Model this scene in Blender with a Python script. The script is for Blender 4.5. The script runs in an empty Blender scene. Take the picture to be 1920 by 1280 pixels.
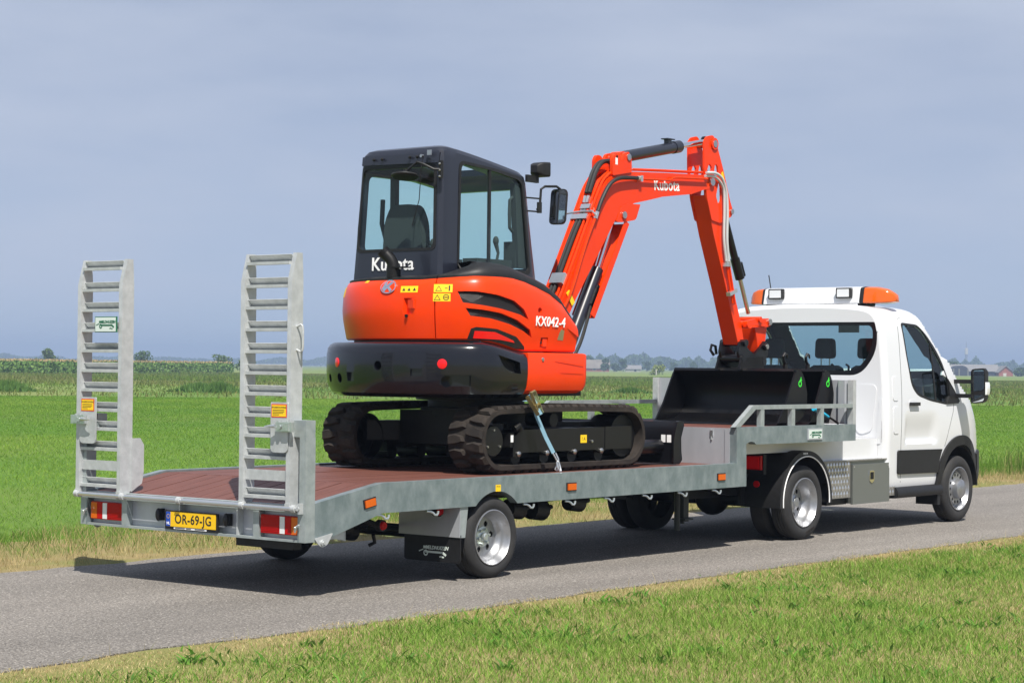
import bpy, bmesh, math, random
import numpy as np
from mathutils import Vector, Matrix
from mathutils.bvhtree import BVHTree
from mathutils.geometry import delaunay_2d_cdt

random.seed(7); RNG = np.random.default_rng(7)
SC = bpy.context.scene
COL = SC.collection
R = math.radians

# ------------------------------------------------------------------ camera
cam = bpy.data.cameras.new('camera'); camo = bpy.data.objects.new('camera', cam); COL.objects.link(camo)
YAW, PIT, ROL = .6794, .0124, .0104
F_ = Vector((math.cos(YAW)*math.cos(PIT), math.sin(YAW)*math.cos(PIT), math.sin(PIT)))
R_ = Vector((math.sin(YAW), -math.cos(YAW), 0)); U_ = R_.cross(F_)
R2 = R_*math.cos(ROL)+U_*math.sin(ROL); U2 = -R_*math.sin(ROL)+U_*math.cos(ROL)
camo.matrix_world = Matrix(((R2.x, U2.x, -F_.x, -10.5201), (R2.y, U2.y, -F_.y, -10.809), (R2.z, U2.z, -F_.z, 1.58), (0, 0, 0, 1)))
cam.sensor_width = 36; cam.lens = 3816.9/1920*36; cam.clip_start = .1; cam.clip_end = 20000
SC.camera = camo
SC.render.resolution_x = 1024; SC.render.resolution_y = 682

# ------------------------------------------------------------------ sky, sun, exposure
SUN_TRAVEL = Vector((.42, .52, -1.0)).normalized()
W = bpy.data.worlds.new('World'); SC.world = W; W.use_nodes = True
nt = W.node_tree; nt.nodes.clear()
sky = nt.nodes.new('ShaderNodeTexSky'); sky.sky_type = 'NISHITA'; sky.sun_disc = False
sky.sun_elevation = math.asin(-SUN_TRAVEL.z); sky.sun_rotation = math.atan2(-SUN_TRAVEL.x, -SUN_TRAVEL.y)
sky.air_density = .5; sky.dust_density = .2; sky.ozone_density = 5.0; sky.altitude = 0
bg = nt.nodes.new('ShaderNodeBackground'); bg.inputs['Strength'].default_value = .060
out = nt.nodes.new('ShaderNodeOutputWorld')
# thin high cloud all over the sky: soft noise stretched along the horizon
tc = nt.nodes.new('ShaderNodeTexCoord'); mp = nt.nodes.new('ShaderNodeMapping'); mp.inputs['Scale'].default_value = (2.2, 2.2, 9)
mp.inputs['Rotation'].default_value = (.18, .1, 0)
nz = nt.nodes.new('ShaderNodeTexNoise'); nz.inputs['Scale'].default_value = 1.6; nz.inputs['Detail'].default_value = 6; nz.inputs['Roughness'].default_value = .5
cr = nt.nodes.new('ShaderNodeMapRange'); cr.inputs[1].default_value = .38; cr.inputs[2].default_value = .64; cr.inputs[3].default_value = .68; cr.inputs[4].default_value = 1.0
mx = nt.nodes.new('ShaderNodeMixRGB'); mx.inputs[2].default_value = (6.15, 6.95, 8.65, 1)
L = nt.links.new
L(tc.outputs['Generated'], mp.inputs[0]); L(mp.outputs[0], nz.inputs['Vector']); L(nz.outputs[0], cr.inputs[0])
L(cr.outputs[0], mx.inputs[0]); L(sky.outputs[0], mx.inputs[1]); L(mx.outputs[0], bg.inputs[0]); L(bg.outputs[0], out.inputs[0])
sl = bpy.data.lights.new('sun', 'SUN'); sl.energy = 5.0; sl.angle = R(.53); sl.color = (1, .95, .87)
so = bpy.data.objects.new('sun', sl); COL.objects.link(so); so.rotation_euler = SUN_TRAVEL.to_track_quat('-Z', 'Y').to_euler(); so.location = (-20, -25, 40)
SC.view_settings.view_transform = 'Standard'; SC.view_settings.look = 'None'; SC.view_settings.gamma = 1
SC.view_settings.exposure = .5; SC.view_settings.use_curve_mapping = False

# ------------------------------------------------------------------ materials
MAT = {}
def mat(name, col, rough=.5, metal=0., coat=0., var=None, bump=None, emit=None, spec=.5):
    """Principled material. var=(scale, colour2, lo, hi[, stretch]) mixes a second colour by noise in world space; bump=(scale, strength)."""
    m = bpy.data.materials.new(name); m.use_nodes = True; n = m.node_tree.nodes; b = n['Principled BSDF']; l = m.node_tree.links.new
    b.inputs['Base Color'].default_value = (*col, 1); b.inputs['Roughness'].default_value = rough; b.inputs['Metallic'].default_value = metal
    b.inputs['Coat Weight'].default_value = coat; b.inputs['Coat Roughness'].default_value = .04; b.inputs['Specular IOR Level'].default_value = spec
    g = n.new('ShaderNodeNewGeometry')
    if var:
        sc, c2, lo, hi = var[:4]
        src = g.outputs['Position']
        if len(var) > 4:
            mp = n.new('ShaderNodeMapping'); mp.inputs['Scale'].default_value = var[4]; l(src, mp.inputs[0]); src = mp.outputs[0]
        t = n.new('ShaderNodeTexNoise'); t.inputs['Scale'].default_value = sc; t.inputs['Detail'].default_value = 6; t.inputs['Roughness'].default_value = .6
        l(src, t.inputs['Vector'])
        r = n.new('ShaderNodeMapRange'); r.inputs[1].default_value = lo; r.inputs[2].default_value = hi; l(t.outputs[0], r.inputs[0])
        x = n.new('ShaderNodeMixRGB'); x.inputs[1].default_value = (*col, 1); x.inputs[2].default_value = (*c2, 1); l(r.outputs[0], x.inputs[0]); l(x.outputs[0], b.inputs['Base Color'])
        m['mix'] = x.name
    if bump:
        t2 = n.new('ShaderNodeTexNoise'); t2.inputs['Scale'].default_value = bump[0]; t2.inputs['Detail'].default_value = 4; l(g.outputs['Position'], t2.inputs['Vector'])
        bp = n.new('ShaderNodeBump'); bp.inputs['Strength'].default_value = bump[1]; bp.inputs['Distance'].default_value = .01; l(t2.outputs[0], bp.inputs['Height']); l(bp.outputs[0], b.inputs['Normal'])
    if emit:
        b.inputs['Emission Color'].default_value = (*emit[0], 1); b.inputs['Emission Strength'].default_value = emit[1]
    MAT[name] = m; return m
def glassmat(name, tint, refl=1.5, rough=0.0):
    m = bpy.data.materials.new(name); m.use_nodes = True; n = m.node_tree.nodes; n.clear(); l = m.node_tree.links.new
    o = n.new('ShaderNodeOutputMaterial'); t = n.new('ShaderNodeBsdfTransparent'); t.inputs[0].default_value = (*tint, 1)
    gl = n.new('ShaderNodeBsdfGlossy'); gl.inputs['Roughness'].default_value = rough; f = n.new('ShaderNodeFresnel'); f.inputs[0].default_value = refl
    g = n.new('ShaderNodeNewGeometry'); iv = n.new('ShaderNodeMath'); iv.operation = 'SUBTRACT'; iv.inputs[0].default_value = 1; l(g.outputs['Backfacing'], iv.inputs[1])
    mu = n.new('ShaderNodeMath'); mu.operation = 'MULTIPLY'; l(f.outputs[0], mu.inputs[0]); l(iv.outputs[0], mu.inputs[1])
    x = n.new('ShaderNodeMixShader'); l(mu.outputs[0], x.inputs[0]); l(t.outputs[0], x.inputs[1]); l(gl.outputs[0], x.inputs[2]); l(x.outputs[0], o.inputs[0])
    MAT[name] = m; return m

mat('galv', (.44, .46, .465), .48, .35, var=(14, (.56, .58, .585), .35, .68), bump=(60, .06))
mat('galv_rail', (.18, .23, .24), .40, .45, var=(11, (.29, .34, .355), .35, .68, (1, 1, .6)), bump=(60, .06))
mat('galv_mid', (.28, .32, .32), .45, .35, var=(12, (.38, .42, .42), .35, .68), bump=(60, .06))
mat('galv_plate', (.42, .44, .475), .42, .4, var=(7, (.50, .52, .56), .3, .75, (1, 1, .35)), bump=(50, .04))
mat('zinc', (.62, .66, .66), .3, .8, var=(40, (.5, .56, .52), .4, .7))
mat('alu', (.68, .69, .70), .32, .9)
mat('alu_rough', (.27, .26, .235), .5, .6, var=(30, (.34, .33, .30), .4, .7))
mat('chrome', (.8, .8, .82), .08, 1.)
mat('steel', (.55, .54, .52), .28, 1.)
mat('rim', (.40, .41, .43), .36, .8, var=(20, (.33, .33, .34), .45, .7))
mat('wood', (.095, .035, .025), .55, spec=.35, var=(6, (.165, .064, .046), .3, .72, (.5, 8, 1)), bump=(90, .15))
mat('tyre', (.017, .017, .018), .8, var=(8, (.026, .025, .024), .4, .7))
mat('track_rubber', (.018, .0155, .014), .85, spec=.25, var=(7, (.044, .035, .029), .35, .72), bump=(40, .2))
mat('black_plastic', (.011, .011, .012), .5, spec=.35, var=(25, (.016, .016, .017), .4, .7))
mat('black_paint', (.0045, .0045, .006), .3, spec=.35, coat=.12)
mat('dark_steel', (.005, .005, .006), .45, spec=.3, var=(9, (.010, .0095, .009), .4, .7))
mat('cab_grey', (.0155, .018, .029), .33, coat=.25)
mat('counterweight', (.0065, .007, .011), .2, coat=.35, spec=.4)
mat('orange', (.80, .045, .0015), .30, coat=.12, spec=.22, var=(2.2, (.72, .038, .0015), .4, .7))
mat('white_paint', (.66, .675, .70), .28, coat=.5)
mat('white_mark', (.85, .85, .85), .5)
mat('bucket_black', (.0035, .0035, .0045), .32, spec=.3, var=(4, (.0085, .007, .0065), .5, .75))
mat('yellow_label', (.85, .56, .01), .5)
mat('label_ink', (.02, .02, .015), .6)
mat('label_red', (.62, .04, .02), .5)
mat('plate_yellow', (.82, .50, .005), .4)
mat('blue', (.01, .06, .38), .4)
mat('red_lens', (.42, .002, .005), .25, spec=.2)
mat('red_reflector', (.80, .004, .008), .25, coat=.6)
mat('amber_lens', (.60, .10, .003), .15, coat=.5)
mat('clear_lens', (.72, .74, .76), .1, coat=1.)
mat('green_mark', (.05, .72, .05), .5)
mat('sign_face', (.60, .68, .64), .45)
mat('sign_green', (.01, .12, .06), .5)
mat('strap', (.15, .27, .34), .8)
mat('brass_zinc', (.55, .46, .22), .3, .9)
mat('turquoise', (.02, .45, .72), .4)
mat('seat', (.030, .034, .036), .8)
mat('interior', (.028, .032, .034), .75)
mat('mesh_dark', (.004, .004, .004), .6)
mat('mesh_wire', (.034, .034, .037), .45)
mat('hose', (.016, .016, .016), .6)
mat('grey_hose', (.50, .52, .54), .42)
mat('box_steel', (.22, .235, .225), .35, .6)
mat('olive', (.018, .022, .016), .55)
glassmat('glass', (.90, .985, .965), 1.45)
glassmat('van_glass', (.84, .92, .915), 1.5)
mat('mirror', (.75, .78, .8), .02, 1.)

# ------------------------------------------------------------------ mesh helpers
AX = {'x': (1, 2), 'y': (0, 2), 'z': (0, 1)}
WLOC = {}
class MB:
    def __init__(s): s.bm = bmesh.new()
    def _bev(s, vs, bev, seg=1):
        if bev <= 0: return
        es = list({e for v in vs for e in v.link_edges})
        es = [e for e in es if len(e.link_faces) == 2 and e.calc_face_angle(0) > .3]
        bmesh.ops.bevel(s.bm, geom=es, offset=bev, segments=seg, affect='EDGES', profile=.5, clamp_overlap=True)
    def poly(s, vs, fs):
        v = [s.bm.verts.new(p) for p in vs]
        for f in fs:
            try: s.bm.faces.new([v[i] for i in f])
            except ValueError: pass
        return v
    def box(s, x0, x1, y0, y1, z0, z1, bev=0, seg=1):
        v = s.poly([(x, y, z) for x in (x0, x1) for y in (y0, y1) for z in (z0, z1)], [(0, 1, 3, 2), (4, 6, 7, 5), (0, 4, 5, 1), (2, 3, 7, 6), (0, 2, 6, 4), (1, 5, 7, 3)])
        s._bev(v, bev, seg); return s
    def obox(s, c, size, m, bev=0, seg=1):
        """oriented box: m = 3x3 Matrix or (dir_x, up) pair"""
        if not isinstance(m, Matrix): m = frame(*m)
        hx, hy, hz = [k/2 for k in size]; c = Vector(c)
        v = s.poly([c + m @ Vector((x, y, z)) for x in (-hx, hx) for y in (-hy, hy) for z in (-hz, hz)], [(0, 1, 3, 2), (4, 6, 7, 5), (0, 4, 5, 1), (2, 3, 7, 6), (0, 2, 6, 4), (1, 5, 7, 3)])
        s._bev(v, bev, seg); return s
    def prism(s, pts, ax, a, b, bev=0, seg=1):
        i, j = AX[ax]; k = 'xyz'.index(ax); n = len(pts)
        def P(p, t):
            q = [0, 0, 0]; q[i], q[j], q[k] = p[0], p[1], t; return q
        v = s.poly([P(p, a) for p in pts]+[P(p, b) for p in pts], [tuple(range(n)), tuple(range(2*n-1, n-1, -1))]+[(q, n+q, n+(q+1) % n, (q+1) % n) for q in range(n)])
        s._bev(v, bev, seg); return s
    def cyl(s, p0, p1, r, n=16, r2=None, bev=0):
        p0, p1 = Vector(p0), Vector(p1); d = (p1-p0).normalized(); a = d.orthogonal().normalized(); b = d.cross(a); r2 = r if r2 is None else r2
        vs = []
        for p, q in ((p0, r), (p1, r2)): vs += [p+(a*math.cos(t)+b*math.sin(t))*q for t in [2*math.pi*i/n for i in range(n)]]
        v = s.poly(vs, [tuple(range(n)), tuple(range(2*n-1, n-1, -1))]+[(q, n+q, n+(q+1) % n, (q+1) % n) for q in range(n)])
        if bev:
            es = [e for e in {e for w in v for e in w.link_edges} if len(e.link_faces) == 2 and e.calc_face_angle(0) > 1]
            bmesh.ops.bevel(s.bm, geom=es, offset=bev, segments=1, affect='EDGES', clamp_overlap=True)
        return s
    def tube(s, path, r, n=8, caps=True):
        P = [Vector(p) for p in path]; rs = r if isinstance(r, (list, tuple)) else [r]*len(P)
        up = None; rings = []
        for i, p in enumerate(P):
            d = (P[min(i+1, len(P)-1)]-P[max(i-1, 0)]).normalized()
            if up is None: up = d.orthogonal().normalized()
            up = (up-d*up.dot(d)).normalized(); b = d.cross(up)
            rings.append([s.bm.verts.new(p+(up*math.cos(2*math.pi*k/n)+b*math.sin(2*math.pi*k/n))*rs[i]) for k in range(n)])
        for a, b in zip(rings, rings[1:]):
            for k in range(n): s.bm.faces.new((a[k], a[(k+1) % n], b[(k+1) % n], b[k]))
        if caps: s.bm.faces.new(rings[0][::-1]); s.bm.faces.new(rings[-1])
        return s
    def lathe(s, o, axis, prof, n=40, close=False):
        o = Vector(o); d = Vector(axis).normalized(); a = d.orthogonal().normalized(); b = d.cross(a)
        rings = [[s.bm.verts.new(o+d*h+(a*math.cos(2*math.pi*k/n)+b*math.sin(2*math.pi*k/n))*max(r, 1e-4)) for k in range(n)] for h, r in prof]
        prs = list(zip(rings, rings[1:]))+([(rings[-1], rings[0])] if close else [])
        for p, q in prs:
            for k in range(n): s.bm.faces.new((p[k], p[(k+1) % n], q[(k+1) % n], q[k]))
        return s
    def ball(s, c, r, u=12, v=8, sc=(1, 1, 1)):
        m = Matrix.Translation(c) @ Matrix.Diagonal((sc[0]*r, sc[1]*r, sc[2]*r, 1))
        bmesh.ops.create_uvsphere(s.bm, u_segments=u, v_segments=v, radius=1, matrix=m); return s
    def loft(s, rings, closed=True, caps=True):
        """rings: lists of equal length of points"""
        V = [[s.bm.verts.new(p) for p in r] for r in rings]; n = len(V[0])
        for a, b in zip(V, V[1:]):
            for k in range(n if closed else n-1): s.bm.faces.new((a[k], a[(k+1) % n], b[(k+1) % n], b[k]))
        if caps: s.bm.faces.new(V[0][::-1]); s.bm.faces.new(V[-1])
        return s
    def build(s, name, m, parent=None, smooth=32, merge=0):
        me = bpy.data.meshes.new(name)
        if merge: bmesh.ops.remove_doubles(s.bm, verts=s.bm.verts, dist=merge)
        bmesh.ops.recalc_face_normals(s.bm, faces=s.bm.faces)
        s.bm.to_mesh(me); s.bm.free(); return place(name, me, m, parent, smooth)
def frame(dx, up):
    x = Vector(dx).normalized(); z = Vector(up); z = (z-x*z.dot(x)).normalized(); y = z.cross(x)
    return Matrix((x, y, z)).transposed()
def place(name, me, m, parent=None, smooth=32):
    """link a mesh given in world coordinates as one object whose origin is its own centre, parented to parent"""
    n = len(me.vertices); co = np.empty(n*3, 'f'); me.vertices.foreach_get('co', co); co = co.reshape(-1, 3)
    c = (co.min(0)+co.max(0))/2; co -= c; me.vertices.foreach_set('co', co.ravel()); me.update()
    if m: me.materials.append(MAT[m] if isinstance(m, str) else m)
    if smooth:
        me.polygons.foreach_set('use_smooth', [True]*len(me.polygons)); me.set_sharp_from_angle(angle=R(smooth))
    o = bpy.data.objects.new(name, me); COL.objects.link(o)
    w = Vector([float(k) for k in c]); WLOC[o.name] = w
    if parent: o.parent = parent; o.location = w-WLOC[parent.name]
    else: o.location = w
    return o
def thing(name, loc, label, cat, group=None):
    o = bpy.data.objects.new(name, None); COL.objects.link(o); o.location = loc; o.empty_display_size = .2; WLOC[o.name] = Vector(loc)
    return tag(o, label, cat, group)
def tag(o, label=None, cat=None, group=None, kind=None):
    for k, v in (('label', label), ('category', cat), ('group', group), ('kind', kind)):
        if v: o[k] = v
    return o
def copy_to(o, parent, off):
    c = o.copy(); COL.objects.link(c); c.parent = parent; WLOC[c.name] = WLOC[o.name]+Vector(off)
    c.location = WLOC[c.name]-(WLOC[parent.name] if parent else Vector()); return c
def inside(p, poly):
    x, y = p; r = False; j = len(poly)-1
    for i in range(len(poly)):
        xi, yi = poly[i]; xj, yj = poly[j]
        if (yi > y) != (yj > y) and x < (xj-xi)*(y-yi)/(yj-yi)+xi: r = not r
        j = i
    return r
def cdt(outer, holes=(), step=0):
    """triangulate a 2D outline with holes; step adds interior points so that the panel can bend"""
    pts = [Vector(p) for p in outer]; cons = [list(range(len(outer)))]; k = len(outer)
    for h in holes: pts += [Vector(p) for p in h]; cons.append(list(range(k, k+len(h)))); k += len(h)
    edges = [(c[i], c[(i+1) % len(c)]) for c in cons for i in range(len(c))]
    if step:
        xs = [p[0] for p in outer]; ys = [p[1] for p in outer]
        x = min(xs)+step/2
        while x < max(xs):
            y = min(ys)+step/2
            while y < max(ys):
                if inside((x, y), outer) and not any(inside((x, y), h) for h in holes): pts.append(Vector((x, y)))
                y += step
            x += step
    v, e, f, *_ = delaunay_2d_cdt(pts, edges, [], 0, 1e-5)
    fs = []
    for t in f:
        c = sum((v[i] for i in t), Vector((0, 0)))/len(t)
        if inside(c, outer) and not any(inside(c, h) for h in holes): fs.append(t)
    return v, fs
def dens(poly, step):
    """subdivide the sides of an outline"""
    r = []
    for i in range(len(poly)):
        a, b = Vector(poly[i]), Vector(poly[(i+1) % len(poly)]); n = max(1, int((b-a).length/step))
        r += [tuple(a.lerp(b, k/n)) for k in range(n)]
    return r
def rnd(poly, rad, seg=4):
    """round the corners of an outline; rad one number or one for each corner"""
    r = []; n = len(poly)
    for i in range(n):
        p = Vector(poly[i]); a = Vector(poly[i-1])-p; b = Vector(poly[(i+1) % n])-p
        q = rad[i] if isinstance(rad, (list, tuple)) else rad
        d = min(q, a.length*.48, b.length*.48)
        if d < 1e-4: r.append(tuple(p)); continue
        A, B = p+a.normalized()*d, p+b.normalized()*d
        for k in range(seg+1):
            t = k/seg; r.append(tuple(A*(1-t)**2+p*2*t*(1-t)+B*t*t))
    return r
def arc(c, r, a0, a1, n, ry=None):
    return [(c[0]+r*math.cos(R(a0+(a1-a0)*i/n)), c[1]+(ry or r)*math.sin(R(a0+(a1-a0)*i/n))) for i in range(n+1)]
def spline(pts, n=6):
    """Catmull-Rom through the points"""
    P = [Vector(p) for p in pts]; P = [P[0]*2-P[1]]+P+[P[-1]*2-P[-2]]; r = []
    for i in range(1, len(P)-2):
        a, b, c, d = P[i-1:i+3]
        for k in range(n):
            t = k/n; r.append(.5*((2*b)+(c-a)*t+(2*a-5*b+4*c-d)*t*t+(3*b-a-3*c+d)*t**3))
    r.append(P[-2]); return r
def plate(name, outer, holes, ax, a, b, m, parent, smooth=30):
    """flat plate with real holes between a and b along an axis"""
    v, fs = cdt(outer, holes); i, j = AX[ax]; k = 'xyz'.index(ax); M = MB()
    def P(p, t):
        q = [0, 0, 0]; q[i], q[j], q[k] = p[0], p[1], t; return q
    A = [M.bm.verts.new(P(p, a)) for p in v]; B = [M.bm.verts.new(P(p, b)) for p in v]
    from collections import Counter
    ec = Counter()
    for t in fs:
        M.bm.faces.new([A[q] for q in t]); M.bm.faces.new([B[q] for q in reversed(t)])
        for q in range(len(t)): ec[(t[q], t[(q+1) % len(t)])] += 1
    for (p, q) in ec:
        if (q, p) not in ec: M.bm.faces.new((A[q], A[p], B[p], B[q]))
    return M.build(name, m, parent, smooth)
def skin(name, bvh, outer, holes, D, frm, off, th, m, parent, step=.06, smooth=40, flatn=.65):
    """panel that follows another surface: an outline (3D points) is seen along the level direction D, cast from distance frm before the origin
    plane onto the surface, lifted by off and given thickness th"""
    D = Vector(D).normalized(); u = Vector((0, 0, 1)).cross(-D).normalized() if abs(D.z) < .9 else Vector((1, 0, 0)); w = (-D).cross(u)
    P2 = lambda q: (Vector(q).dot(u), Vector(q).dot(w))
    v, fs = cdt(dens([P2(q) for q in outer], step), [dens([P2(q) for q in h], step) for h in holes], step)
    pos = []; nor = []; ok = []
    for p in v:
        q = u*p[0]+w*p[1]-D*frm; h, n_, f_, _ = bvh.ray_cast(q, D)
        if h is None: ok.append(False); pos.append(q); nor.append(-D); continue
        if n_.dot(D) > 0: n_ = -n_
        ok.append(True); pos.append(h); nor.append((n_*(1-flatn)-D*flatn).normalized())
    M = MB(); A = [M.bm.verts.new(p+n_*off) for p, n_ in zip(pos, nor)]; B = [M.bm.verts.new(p+n_*(off-th)) for p, n_ in zip(pos, nor)]
    ec = set()
    for t in fs:
        if not all(ok[q] for q in t): continue
        M.bm.faces.new([A[q] for q in t]); M.bm.faces.new([B[q] for q in reversed(t)])
        for q in range(len(t)): ec.add((t[q], t[(q+1) % len(t)]))
    for (p, q) in ec:
        if (q, p) not in ec: M.bm.faces.new((A[q], A[p], B[p], B[q]))
    for w_ in [w_ for w_ in M.bm.verts if not w_.link_faces]: M.bm.verts.remove(w_)
    return M.build(name, m, parent, smooth)
def bvh_of(M):
    bmesh.ops.recalc_face_normals(M.bm, faces=M.bm.faces); M.bm.normal_update(); return BVHTree.FromBMesh(M.bm)
def boolean(me_bm, cutters, op='DIFFERENCE', own=False):
    """cut a closed mesh (MB) with other closed meshes (MB list); returns MB"""
    def tmp(M, n):
        me = bpy.data.meshes.new(n); bmesh.ops.recalc_face_normals(M.bm, faces=M.bm.faces); M.bm.to_mesh(me); M.bm.free()
        o = bpy.data.objects.new(n, me); COL.objects.link(o); return o
    a = tmp(me_bm, 'shaping_a'); bs = []
    for c in cutters:
        b = tmp(c, 'shaping_b'); bs.append(b); md = a.modifiers.new('b', 'BOOLEAN'); md.object = b; md.operation = op; md.solver = 'EXACT'; md.use_self = own
    dg = bpy.context.evaluated_depsgraph_get(); me = bpy.data.meshes.new_from_object(a.evaluated_get(dg))
    for o in [a]+bs: bpy.data.objects.remove(o, do_unlink=True)
    M = MB(); M.bm.from_mesh(me); bpy.data.meshes.remove(me); return M
def text(name, s, size, m, parent, origin, dx, up, ext=.002, shear=0, bold=0, align='CENTER', space=1.0, xs=1.0):
    """lettering as flat solid letters; dx is the reading direction, up the letter's up"""
    c = bpy.data.curves.new(name, 'FONT'); c.body = s; c.size = size; c.align_x = align; c.align_y = 'CENTER'; c.extrude = ext; c.shear = shear; c.offset = bold; c.space_character = space; c.resolution_u = 3
    o = bpy.data.objects.new(name, c); COL.objects.link(o); dg = bpy.context.evaluated_depsgraph_get(); me = bpy.data.meshes.new_from_object(o.evaluated_get(dg)); bpy.data.objects.remove(o, do_unlink=True)
    x = Vector(dx).normalized(); u = Vector(up); u = (u-x*u.dot(x)).normalized(); n = x.cross(u); O = Vector(origin)
    for v in me.vertices: v.co = O+x*v.co.x*xs+u*v.co.y+n*v.co.z
    me.materials.clear(); return place(name, me, m, parent, 0)

# ------------------------------------------------------------------ the setting: ground sheets and road
def ground_mat(name, c1, c2, c3, s1, s2, bump=.3):
    m = bpy.data.materials.new(name); m.use_nodes = True; n = m.node_tree.nodes; l = m.node_tree.links.new; b = n['Principled BSDF']; b.inputs['Roughness'].default_value = .95; b.inputs['Specular IOR Level'].default_value = .1
    g = n.new('ShaderNodeNewGeometry'); t1 = n.new('ShaderNodeTexNoise'); t1.inputs['Scale'].default_value = s1; t1.inputs['Detail'].default_value = 7; t1.inputs['Roughness'].default_value = .65
    t2 = n.new('ShaderNodeTexNoise'); t2.inputs['Scale'].default_value = s2; t2.inputs['Detail'].default_value = 5
    for t in (t1, t2): l(g.outputs['Position'], t.inputs['Vector'])
    r1 = n.new('ShaderNodeMapRange'); r1.inputs[1].default_value = .35; r1.inputs[2].default_value = .65; l(t1.outputs[0], r1.inputs[0])
    r2 = n.new('ShaderNodeMapRange'); r2.inputs[1].default_value = .42; r2.inputs[2].default_value = .62; l(t2.outputs[0], r2.inputs[0])
    x1 = n.new('ShaderNodeMixRGB'); x1.inputs[1].default_value = (*c1, 1); x1.inputs[2].default_value = (*c2, 1); l(r1.outputs[0], x1.inputs[0])
    x2 = n.new('ShaderNodeMixRGB'); x2.inputs[2].default_value = (*c3, 1); l(x1.outputs[0], x2.inputs[1]); l(r2.outputs[0], x2.inputs[0]); l(x2.outputs[0], b.inputs['Base Color'])
    bp = n.new('ShaderNodeBump'); bp.inputs['Strength'].default_value = bump; bp.inputs['Distance'].default_value = .03; l(t1.outputs[0], bp.inputs['Height']); l(bp.outputs[0], b.inputs['Normal'])
    MAT[name] = m
ground_mat('pasture', (.12, .19, .040), (.15, .21, .052), (.19, .205, .075), .35, .03)
ground_mat('meadow', (.075, .15, .024), (.105, .185, .034), (.12, .18, .04), 3, .12)
ground_mat('verge', (.20, .165, .075), (.27, .21, .105), (.16, .175, .055), 5, .9)
ground_mat('track_straw', (.34, .28, .13), (.30, .26, .12), (.22, .22, .08), .5, .05)
def asphalt():
    m = bpy.data.materials.new('asphalt'); m.use_nodes = True; n = m.node_tree.nodes; l = m.node_tree.links.new; b = n['Principled BSDF']; b.inputs['Roughness'].default_value = .82; b.inputs['Specular IOR Level'].default_value = .3
    g = n.new('ShaderNodeNewGeometry')
    v = n.new('ShaderNodeTexVoronoi'); v.inputs['Scale'].default_value = 115; l(g.outputs['Position'], v.inputs['Vector'])
    t = n.new('ShaderNodeTexNoise'); t.inputs['Scale'].default_value = 55; t.inputs['Detail'].default_value = 3; l(g.outputs['Position'], t.inputs['Vector'])
    t3 = n.new('ShaderNodeTexNoise'); t3.inputs['Scale'].default_value = .9; t3.inputs['Detail'].default_value = 6; mpp = n.new('ShaderNodeMapping'); mpp.inputs['Scale'].default_value = (.22, 1.5, 1); l(g.outputs['Position'], mpp.inputs[0]); l(mpp.outputs[0], t3.inputs['Vector'])
    c = n.new('ShaderNodeValToRGB'); e = c.color_ramp.elements; e[0].position = 0; e[0].color = (.085, .078, .069, 1); e[1].position = 1; e[1].color = (.56, .525, .475, 1)
    for p, q in ((.45, .205), (.8, .275)): k = c.color_ramp.elements.new(p); k.color = (q, q*.915, q*.82, 1)
    l(v.outputs['Color'], c.inputs[0])
    r = n.new('ShaderNodeMapRange'); r.inputs[1].default_value = .3; r.inputs[2].default_value = .7; r.inputs[3].default_value = .82; r.inputs[4].default_value = 1.18; l(t3.outputs[0], r.inputs[0])
    r2 = n.new('ShaderNodeMapRange'); r2.inputs[1].default_value = .35; r2.inputs[2].default_value = .6; r2.inputs[3].default_value = .62; r2.inputs[4].default_value = 1.05; l(t.outputs[0], r2.inputs[0])
    mu = n.new('ShaderNodeMath'); mu.operation = 'MULTIPLY'; l(r.outputs[0], mu.inputs[0]); l(r2.outputs[0], mu.inputs[1])
    x = n.new('ShaderNodeMixRGB'); x.blend_type = 'MULTIPLY'; x.inputs[0].default_value = 1; l(c.outputs[0], x.inputs[1]); l(mu.outputs[0], x.inputs[2]); l(x.outputs[0], b.inputs['Base Color'])
    bp = n.new('ShaderNodeBump'); bp.inputs['Strength'].default_value = .55; bp.inputs['Distance'].default_value = .008; l(v.outputs['Distance'], bp.inputs['Height']); l(bp.outputs[0], b.inputs['Normal'])
    MAT['asphalt'] = m
asphalt()
VIEW = Vector((math.cos(YAW), math.sin(YAW))); SIDE = Vector((math.sin(YAW), -math.cos(YAW)))
def sheet(name, pts, z, m):
    M = MB(); M.poly([(p[0], p[1], z) for p in pts], [tuple(range(len(pts)))]); return tag(M.build(name, m, None, 0), kind='structure')
sheet('field', [(-2000, -2000), (9000, -2000), (9000, 9000), (-2000, 9000)], -.034, 'pasture')
CAMP = Vector((-10.5201, -10.809))
def vs(u, px): q = CAMP+VIEW*u+SIDE*(u*(px-960)/3816.9); return (q.x, q.y)
sheet('meadow', [(-60, 3.2), (220, 3.2), vs(240, 1960), vs(225, 1800), vs(180, 1500), vs(140, 1250), vs(134, 1150), vs(150, 800), vs(150, 610), vs(128, 450), vs(112, 300), vs(96, 80), vs(88, -300), (-60, 60)], -.026, 'meadow')
sheet('dry_path', [vs(218, -300), vs(228, -300), vs(240, 300), vs(252, 640), vs(243, 640), vs(231, 300)], -.022, 'track_straw')
def wavy(y, x0, x1, a, seed, step=.25):
    rg = np.random.default_rng(seed); xs = np.arange(x0, x1, step); k = rg.normal(size=len(xs)); k = np.convolve(k, np.ones(5)/5, 'same')+.35*rg.normal(size=len(xs)); return [(float(x), float(y+a*q)) for x, q in zip(xs, k)]
vn = wavy(-2.25, -30, 60, .05, 3); vf = wavy(1.72, -30, 60, .05, 4)
sheet('roadside_verge', [(-60, -60), (140, -60), (140, -2.1), (-60, -2.1)], -.008, 'verge')
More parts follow.
